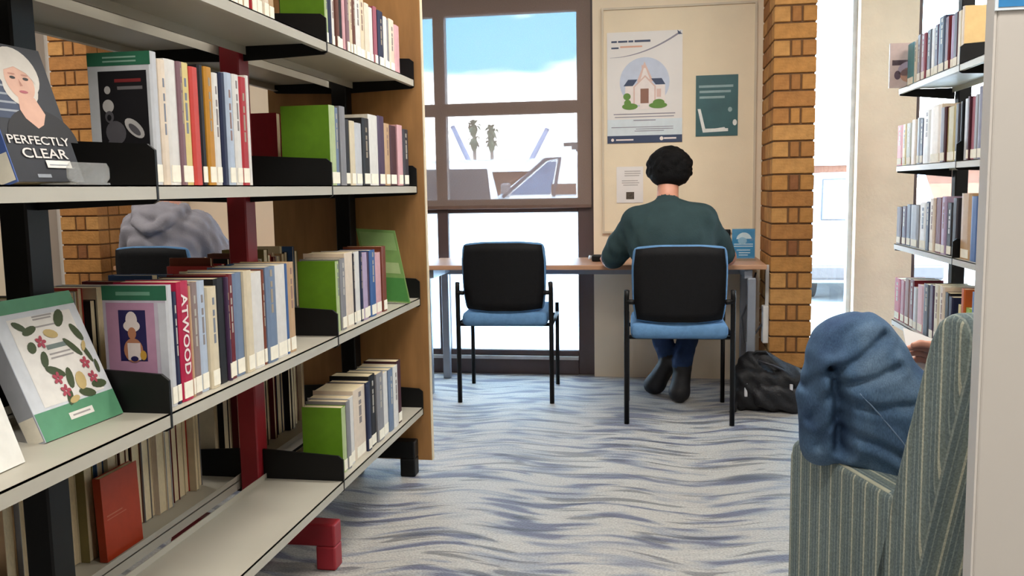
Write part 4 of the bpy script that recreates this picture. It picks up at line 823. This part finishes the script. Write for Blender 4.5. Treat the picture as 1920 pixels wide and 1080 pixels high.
def house_art(mb, f, w, h):
    def Q(pts, m, l): flat(mb, f, [(PZ(*p)[0]*w, PZ(*p)[1]*h) for p in pts], m, l)
    def B(x0, y0, x1, y1, m, l=.0008): Q([(x0, y1), (x1, y1), (x1, y0), (x0, y0)], m, l)
    B(75, 960, 715, 1025, 1); B(75, 820, 715, 960, 2, .0003)
    c = PZ(395, 505); flat(mb, f, ell(c[0]*w, c[1]*h, 212/640*w, 212/950*h, 0, 40), 3, .0005)
    sw = [(100+600*k/14, 290-200*(k/14)**2.0) for k in range(15)]; Q([(x, y+1+k*.6) for k, (x, y) in enumerate(sw)]+[(x, y-1-k*.6) for k, (x, y) in list(enumerate(sw))[::-1]], 4, .0006)
    Q([(670, 75), (715, 110), (680, 112)], 1, .0007)
    Q([(230, 700), (570, 700), (570, 530), (230, 530)], 5, .0007); Q([(330, 500), (395, 330), (470, 500)], 6, .0008); Q([(362, 480), (395, 360), (440, 480)], 5, .00085)
    Q([(215, 535), (295, 535), (335, 480), (255, 480)], 1, .0009); Q([(490, 528), (572, 528), (540, 475), (450, 475)], 1, .0009)
    Q([(300, 690), (490, 690), (490, 540), (400, 445), (300, 540)], 6, .001); Q([(312, 690), (478, 690), (478, 545), (400, 462), (312, 545)], 5, .0011)
    B(360, 560, 430, 685, 7, .0012); B(498, 565, 535, 635, 6, .0012); B(370, 360, 405, 385, 6, .0012)
    for bi_, (x, y, rx, ry) in enumerate(((245, 625, 32, 30), (270, 710, 68, 28), (250, 680, 30, 30), (510, 705, 78, 26), (515, 680, 50, 28))):
        p = PZ(x, y); flat(mb, f, ell(p[0]*w, p[1]*h, rx/640*w, ry/950*h, 0, 16), 8, .0013+.0002*bi_)
    Q([(340, 735), (440, 735), (425, 690), (360, 690)], 5, .0009)
    for x0, x1, y, m, th in ((112, 160, 155, 1, 16), (170, 250, 155, 1, 16), (258, 300, 155, 1, 16), (310, 445, 155, 1, 18), (112, 175, 208, 1, 14), (188, 375, 200, 9, 14), (130, 655, 775, 4, 8), (140, 645, 800, 4, 7), (300, 490, 830, 4, 8), (110, 640, 888, 4, 6), (320, 640, 905, 4, 6), (310, 560, 922, 4, 6)):
        B(x0, y-th/2, x1, y+th/2, m, .0008)
    B(150, 990, 300, 1002, 5, .0012); B(560, 982, 665, 996, 5, .0012); p = PZ(120, 996); flat(mb, f, ell(p[0]*w, p[1]*h, .02*w, .014*h), 5, .0012); p = PZ(540, 990); flat(mb, f, ell(p[0]*w, p[1]*h, .025*w, .018*h), 5, .0012)
poster('house_poster', 'large white poster with a pink and white house drawing', 'poster', 1138, 62, 1279, 266,
       [pm('e4e0dc', .5, .03, 5.)]+[pm(c, .5, .05, 20.) for c in ('33415f', 'd3dde2', 'c2cbdd', '8b8794', 'eadfda', 'd9b9ae', '8c6250', '5f8a34', 'd9a58c')], house_art)
def green_art(mb, f, w, h):
    q = lambda x, y: ((x-840)/350*w, (1-(y-450)/520)*h)
    def Q(pts, m, l): flat(mb, f, [q(*p) for p in pts], m, l)
    def B(x0, y0, x1, y1, m, l=.0006): Q([(x0, y1), (x1, y1), (x1, y0), (x0, y0)], m, l)
    for x0, x1, y in ((865, 1150, 545), (870, 1130, 590), (870, 1080, 638)): B(x0, y-10, x1, y+10, 1)
    Q([(855, 735), (880, 735), (920, 905), (1110, 905), (1110, 930), (900, 938)], 2, .0008); Q([(1000, 905), (1080, 895), (1095, 915)], 2, .0009)
    c = q(1125, 745); flat(mb, f, ell(c[0], c[1], .05*w, .04*h), 1, .0006); c = q(1165, 857); flat(mb, f, ell(c[0], c[1], .05*w, .05*h), 2, .0006)
poster('green_poster', 'dark teal poster with white laptop outline on the noticeboard', 'poster', 1305, 142, 1383, 254, [pm('2f5c60', .45, .15, 9.), pm('8fa9ab', .5), pm('e6e8e4', .5)], green_art)
def paper_art(mb, f, w, h):
    for y, a, b_ in ((.86, .3, .9), (.80, .3, .9), (.74, .3, .85), (.60, .2, .8), (.54, .2, .85), (.48, .25, .8)): flat(mb, f, rect(a*w, y*h, b_*w, (y+.025)*h), 1)
    flat(mb, f, rect(.36*w, .10*h, .66*w, .30*h), 2)
poster('notice_sheet', 'small white notice with a dark square, pinned left of the head', 'notice', 1156, 313, 1206, 380, [pm('e9e4e0', .3, .03, 9.), pm('b5aeaa', .6), pm('4f4438', .6, .6, 160.)], paper_art)
# blue leaflet in an acrylic stand
bs = thing('leaflet_stand', 'blue leaflet in a clear upright stand at the desk end', 'leaflet stand', (.448, 5.02, .7305))
x0, x1 = .388, .510
mesh_obj('leaflet', MB().box(x0, x1, 5.018, 5.022, .742, .905), pm('3f8fbf', .35, .05, 10.), bs)
mb = MB(); f_ = ((x0, 5.018, .742), (1, 0, 0), (0, 0, 1), (0, -1, 0)); w, h = x1-x0, .163
flat(mb, f_, ell(.52*w, .62*h, .34*w, .26*h, 0, 20, .2, 3.0), 0); flat(mb, f_, ell(.45*w, .6*h, .2*w, .12*h), 1, .0006)
for y, a, b_ in ((.47, .08, .92), (.40, .08, .92), (.27, .2, .8), (.18, .3, .8), (.10, .3, .7)): flat(mb, f_, rect(a*w, y*h, b_*w, (y+.03)*h), 0)
mesh_obj('leaflet_print', mb, [pm('dbe9f0', .4), pm('9cc3da', .4)], bs)
mesh_obj('acrylic_holder', MB().box(x0-.004, x1+.004, 5.012, 5.014, .7308, .91).box(x0-.006, x1+.006, 4.985, 5.06, .7306, .735), M_GLASS, bs)
cm = thing('gadget', 'small black and white gadget lying on the desk near the window', 'gadget', (-.355, 5.0, .7306))
mesh_obj('case', MB().box(-.385, -.325, 4.965, 5.02, .7306, .768), M_BLACK, cm, bevel=.008); mesh_obj('lens_cover', MB().tube([(-.39, 4.99, .752), (-.40, 4.985, .754)], .012, 12), pm('c9c9cc', .3), cm, smooth=True)
cp = thing('tablet', 'dark upright tablet half hidden between person and blue leaflet', 'tablet', (.385, 5.1, .7306))
mesh_obj('screen', MB().box(.30, .385, 5.09, 5.105, .7306, .90), M_BLACK, cp, bevel=.004); mesh_obj('stand_foot', MB().box(.32, .365, 5.07, 5.14, .7306, .737), M_BLACK, cp)
pw = thing('power_box', 'slim white power outlet box on the pillar side', 'power box', (.555, 4.92, .3))
mesh_obj('box', MB().box(.538, .5685, 4.83, 4.90, .30, .50), pm('d8d6d2', .5), pw, bevel=.004); mesh_obj('conduit', MB().box(.552, .5685, 4.85, 4.87, .50, .72), pm('c9c7c3', .5), pw)
cb = MB().tube([(.50, 4.85, .68), (.475, 4.83, .56), (.43, 4.84, .44), (.45, 4.86, .30), (.50, 4.87, .34), (.537, 4.87, .40)], .005, 8); tag(mesh_obj('power_cable', cb, pm('3a3a3e', .5), smooth=True), 'dark power cable looping below the desk end', 'cable')
# backpack
bp = thing('backpack', 'black backpack slumped on the carpet in front of the brick pillar', 'backpack', (.55, 4.66, 0))
M_BAG = pm('0d0d11', .6, .3, 30., .3, 0., None, .4, 90.)
def bagd(x, y, z, lab): return .006*np.sin(40*(z+.4*x))*np.sin(28*x+3*y)+.004*np.sin(75*(x+z))
mesh_obj('body', sdf_mesh([rbox((.55, 4.66, .10), (.135, .075, .065), .04, 0, .04, rotm('Y', .05)), ellip((.515, 4.69, .20), (.12, .075, .085), 0, .05, rotm('Y', .3)), ellip((.61, 4.67, .155), (.09, .08, .08), 0, .05)], .008, bagd), M_BAG, bp, smooth=True)
mesh_obj('front_pocket', sdf_mesh([rbox((.585, 4.575, .075), (.085, .02, .03), .035, 0, .03, rotm('Y', .12)), ellip((.45, 4.59, .12), (.06, .03, .07), 0, .04)], .008, bagd), pm('15151a', .55, .3, 30., .3), bp, smooth=True)
mesh_obj('strap', MB().tube([(.40, 4.62, .12), (.385, 4.57, .05), (.37, 4.52, .012), (.345, 4.50, .010)], .008, 8), M_BAG, bp, smooth=True)
mesh_obj('strap', MB().tube([(.64, 4.60, .05), (.68, 4.57, .02), (.63, 4.55, .012), (.71, 4.56, .012)], .01, 8), M_BAG, bp, smooth=True)
mesh_obj('handle', MB().tube([(.46, 4.66, .265), (.485, 4.655, .292), (.53, 4.655, .292), (.555, 4.66, .26)], .008, 8), M_BAG, bp, smooth=True)
for x, z in ((.425, .115), (.645, .115)):
    mesh_obj('reflective_tab', MB().box(x-.008, x+.008, 4.543 if x < .5 else 4.535, 4.549 if x < .5 else 4.55, z-.035, z+.035), pm('c9c9cc', .3), bp, bevel=.003)
mesh_obj('webbing', MB().tube([(.40, 4.60, .20), (.47, 4.56, .15), (.52, 4.545, .07), (.53, 4.545, .03)], .007, 6), pm('34343b', .5, .1, 30.), bp, smooth=True)
mesh_obj('webbing', MB().tube([(.49, 4.60, .255), (.56, 4.585, .235), (.63, 4.59, .20), (.68, 4.60, .16)], .007, 6), pm('2a2a31', .5, .1, 30.), bp, smooth=True)
mesh_obj('pocket_edge', MB().tube([(.50, 4.53, .105), (.58, 4.522, .10), (.66, 4.535, .085)], .005, 6), pm('3c3a3a', .5, .1, 30.), bp, smooth=True)
mesh_obj('zip', MB().tube([(.47, 4.595, .19), (.55, 4.582, .165), (.63, 4.588, .165), (.67, 4.60, .14)], .004, 6), pm('3c3c42', .4), bp, smooth=True)
bp.location[1] -= .032
# roller blind in front of the upper window
rb = thing('roller_blind', 'brown see-through roller blind over the upper window panes', 'blind', (-1.35, 5.325, 1.036))
mesh_obj('blind_fabric', MB().add([(-2.33, 5.327, 1.045), (-.412, 5.327, 1.045), (-.412, 5.327, 2.34), (-2.33, 5.327, 2.34)], [(0, 1, 2, 3)]), M_BLIND, rb)
mesh_obj('bottom_bar', MB().box(-2.33, -.412, 5.318, 5.332, 1.026, 1.048), pm('6a5348', .5), rb, bevel=.003); mesh_obj('roller_tube', MB().tube([(-2.35, 5.322, 2.33), (-.40, 5.322, 2.33)], .025, 14), pm('5a4a46', .5), rb, smooth=True)

# ================================================================== OUTSIDE
GZ = -.32
tag(mesh_obj('ground', MB().box(-90, 90, 5.6, 160, GZ-.2, GZ), pm('a6a39e', .9, .12, 1.5, .2)), 'pale concrete car park outside the window', 'ground', kind='structure')
M_CARW = pm('e9e9ee', .25, .02, 3., 0., 0., None, .6, None, 0., .5); M_CARGL = pm('2a2a2e', .08, .2, 4.); M_TYRE = pm('1a1a1c', .8)
def wheels(root, pts, r=.33, axis='X'):
    for x, y in pts:
        d = Vector((.11, 0, 0)) if axis == 'X' else Vector((0, .11, 0)); c = Vector((x, y, GZ+r))
        w_ = mesh_obj('wheel', MB().tube([c-d, c+d], r, 20), M_TYRE, root, smooth=False); mesh_obj('hub_cap', MB().tube([c-d*1.05, c+d*1.05], r*.58, 14), pm('9a9aa0', .3, .05, 5., 0., .6), w_)
def car(label, cx, y0, col, roof, w=.86, L=4.3):
    """nose-in parked car seen end on"""
    t = thing('car', label, 'car', (cx, y0+L/2, GZ)); m = pm(col, .25, .02, 3., 0., 0., None, .6, None, 0., .5)
    b0 = roof-.60
    mesh_obj('body', MB().prism([(y0, GZ+.25), (y0+L, GZ+.25), (y0+L, b0-.10), (y0+L-.9, b0), (y0, b0), (y0-.05, b0-.3)], cx-w, cx+w, 'X'), m, t, bevel=.08, segs=4, smooth=True)
    tw, bw = w-.2, w-.06
    ring = lambda yy0, yy1, ww, z: [(cx-ww, yy0, z), (cx+ww, yy0, z), (cx+ww, yy1, z), (cx-ww, yy1, z)]
    fc = [(0, 1, 5, 4), (1, 2, 6, 5), (2, 3, 7, 6), (3, 0, 4, 7), (4, 5, 6, 7), (3, 2, 1, 0)]
    mesh_obj('cabin', MB().add(ring(y0+.02, y0+3.1, bw, b0-.03)+ring(y0+.30, y0+2.4, tw, roof), fc), m, t, bevel=.06, segs=3, smooth=True)
    q = lambda a, z, e: (cx+a, y0+.02+(z-b0)/(roof-b0)*.28-e, z)
    zt, zb = roof-.075, b0+.02; A, B = tw-.03, bw-.12
    mesh_obj('windscreen', MB().add([q(-B, zb, .012), q(B, zb, .012), q(A, zt, .012), q(-A, zt, .012), q(-B, zb, -.02), q(B, zb, -.02), q(A, zt, -.02), q(-A, zt, -.02)], fc), M_CARGL, t, bevel=.03, segs=2)
    for s_ in (-1, 1): mesh_obj('side_window', MB().add([(cx+s_*(bw-.005), y0+.5, b0+.05), (cx+s_*(bw-.005), y0+2.6, b0+.05), (cx+s_*(tw+.03), y0+2.2, roof-.1), (cx+s_*(tw+.03), y0+.6, roof-.1)], [(0, 1, 2, 3)]), M_CARGL, t); mesh_obj('tail_light', MB().box(cx+s_*w*.78-.09, cx+s_*w*.78+.09, y0-.045, y0+.02, b0-.25, b0-.10), pm('b08a8a', .3), t)
    mesh_obj('bumper', MB().box(cx-w+.05, cx+w-.05, y0-.07, y0+.05, GZ+.3, GZ+.48), pm('3a3a3e', .6), t, bevel=.03)
    wheels(t, [(cx+s_*(w-.12), y0+q_) for s_ in (-1, 1) for q_ in (.75, L-.8)]); return t
cw = car('white car seen end-on through the left half of the window', -2.52, 9.5, 'ececf2', 1.452, .86); cw.rotation_euler[2] = .2; cw.location[0] -= .42
car('pale blue car parked outside the glazed door', 2.55, 11.2, 'a8bcd6', 1.28, .82)
vn = thing('van', 'white van with roof rack parked beyond the window', 'van', (-.4, 16.9, GZ))
V0 = 16.0; prof = [(-3.75, GZ+.28), (2.4, GZ+.28), (2.42, 1.2), (2.3, 1.78), (-1.55, 1.80), (-2.0, 1.73), (-2.95, 1.02), (-3.6, .86), (-3.8, .5)]
mesh_obj('body', MB().prism(prof, V0, V0+1.85, 'Y'), M_CARW, vn, bevel=.07, segs=4, smooth=True)
mesh_obj('cab_window', MB().prism([(-2.72, 1.04), (-1.98, 1.04), (-1.86, 1.62), (-2.02, 1.62)], V0-.012, V0+.02, 'Y'), pm('5d6f8c', .08, .1, 4.), vn)
mesh_obj('window_trim', MB().tube([(-2.86, V0-.01, 1.0), (-2.06, V0-.01, 1.67), (-1.80, V0-.01, 1.69), (-1.92, V0-.01, 1.0)], .03, 6), pm('4a4650', .5), vn)
mesh_obj('windscreen', MB().add([(-2.93, V0+.15, 1.05), (-2.93, V0+1.7, 1.05), (-2.07, V0+1.6, 1.70), (-2.07, V0+.25, 1.70)], [(0, 1, 2, 3)]), M_CARGL, vn)
a = at(1034, 345, 'Y', V0-.01); c_ = at(1080, 364, 'Y', V0-.01); mesh_obj('side_badge', MB().box(a[0], c_[0], V0-.02, V0+.01, c_[2], a[2]), pm('5a3d30', .5), vn)
mesh_obj('mirror', MB().box(-2.86, -2.7, V0-.22, V0-.02, 1.05, 1.25), pm('6a6468', .5), vn, bevel=.04)
for y in (V0+.2, V0+1.65): mesh_obj('rack_rail', MB().tube([(-1.75, y, 1.93), (2.1, y, 1.93)], .035, 8), pm('3f3a3c', .5), vn, smooth=True)
for x in (-1.5, -.4, .8, 1.9): mesh_obj('rack_bar', MB().tube([(x, V0+.1, 1.80), (x, V0+.15, 1.93), (x, V0+1.7, 1.93), (x, V0+1.75, 1.80)], .025, 8), pm('3f3a3c', .5), vn, smooth=True)
wheels(vn, [(x, y) for x in (-2.9, 1.5) for y in (V0+.08, V0+1.77)], .34, 'Y')
bd = thing('building', 'low brown brick building with a white fascia across the street', 'building', (-8, 46, GZ))
mesh_obj('wall', MB().box(-32, 16, 45, 58, GZ, 2.0), pm('6b4a3c', .9, .15, 1.5), bd); mesh_obj('fascia', MB().box(-33, 17, 44.2, 59, 2.0, 2.62), pm('dfe0e4', .7, .03, 2.), bd); mesh_obj('roof', MB().prism([(44.2, 2.62), (59, 2.62), (52, 2.9)], -33, 17, 'X'), pm('c9ccd2', .7, .05, 2.), bd)
def palm(label, u, vtop, Y, vb2):
    p = at(u, vtop, 'Y', Y); t = thing('palm_tree', label, 'palm tree', (p[0], Y, GZ), 0, 'tall palms beyond the building')
    zt = p[2]; z2 = at(u, vb2, 'Y', Y)[2]
    mesh_obj('trunk', MB().tube([(p[0], Y, GZ), (p[0]+.05, Y, zt*.5), (p[0], Y, zt)], [.2, .15, .12], 10), pm('8a7f7a', .9, .2, 3.), t, smooth=True)
    rr = random.Random(int(u)); cr_ = MB()
    for zc, n_, ln, dr in ((zt, 26, .85, -.1), (z2, 22, .75, -.9)):
        for k in range(n_):
            a_ = rr.uniform(0, 6.283); e = rr.uniform(-.9, 1.1)+dr*.5; d = Vector((math.cos(a_)*math.cos(e), math.sin(a_)*math.cos(e), math.sin(e))); s_ = d.cross(Vector((0, 0, 1))).normalized()*.16; b_ = Vector((p[0], Y, zc)); m_ = b_+d*ln*.55+Vector((0, 0, .05)); e_ = b_+d*ln+Vector((0, 0, -.25))
            cr_.add([b_, m_-s_, e_, m_+s_, m_+Vector((0, 0, .02))], [(0, 1, 4), (0, 4, 3), (1, 2, 4), (4, 2, 3)])
        cr_.tube([(p[0], Y, zc-.9), (p[0], Y, zc-.3), (p[0], Y, zc+.1)], [.16, .34, .2], 10)
    mesh_obj('fronds', cr_, pm('66705e', .8, .2, 3.), t)
palm('taller palm standing left of its twin, seen through the blind', 888, 236, 72, 262)
palm('shorter palm standing right of its twin, seen through the blind', 921, 244, 72, 263)
for lab, p, q_ in (('pale slanting mast left of the palms beyond the window', (849, 238), (880, 304)), ('pale slanting mast right of the palms beyond the window', (1026, 242), (994, 304))):
    a, b_ = at(*p, 'Y', 60), at(*q_, 'Y', 60); g = b_+(b_-a)*((b_[2]-GZ)/(a[2]-b_[2])); r = thing('mast', lab, 'mast', g, 0, 'slanting masts')
    mesh_obj('pole', MB().tube([tuple(g), tuple(a)], [.22, .16], 10), pm('8890ac', .6, .05, 3.), r, smooth=True); mesh_obj('pole_cap', MB().tube([tuple(a), tuple(a+(a-b_)*.03)], [.2, .12], 10), pm('8f96b0', .6), r, smooth=True)
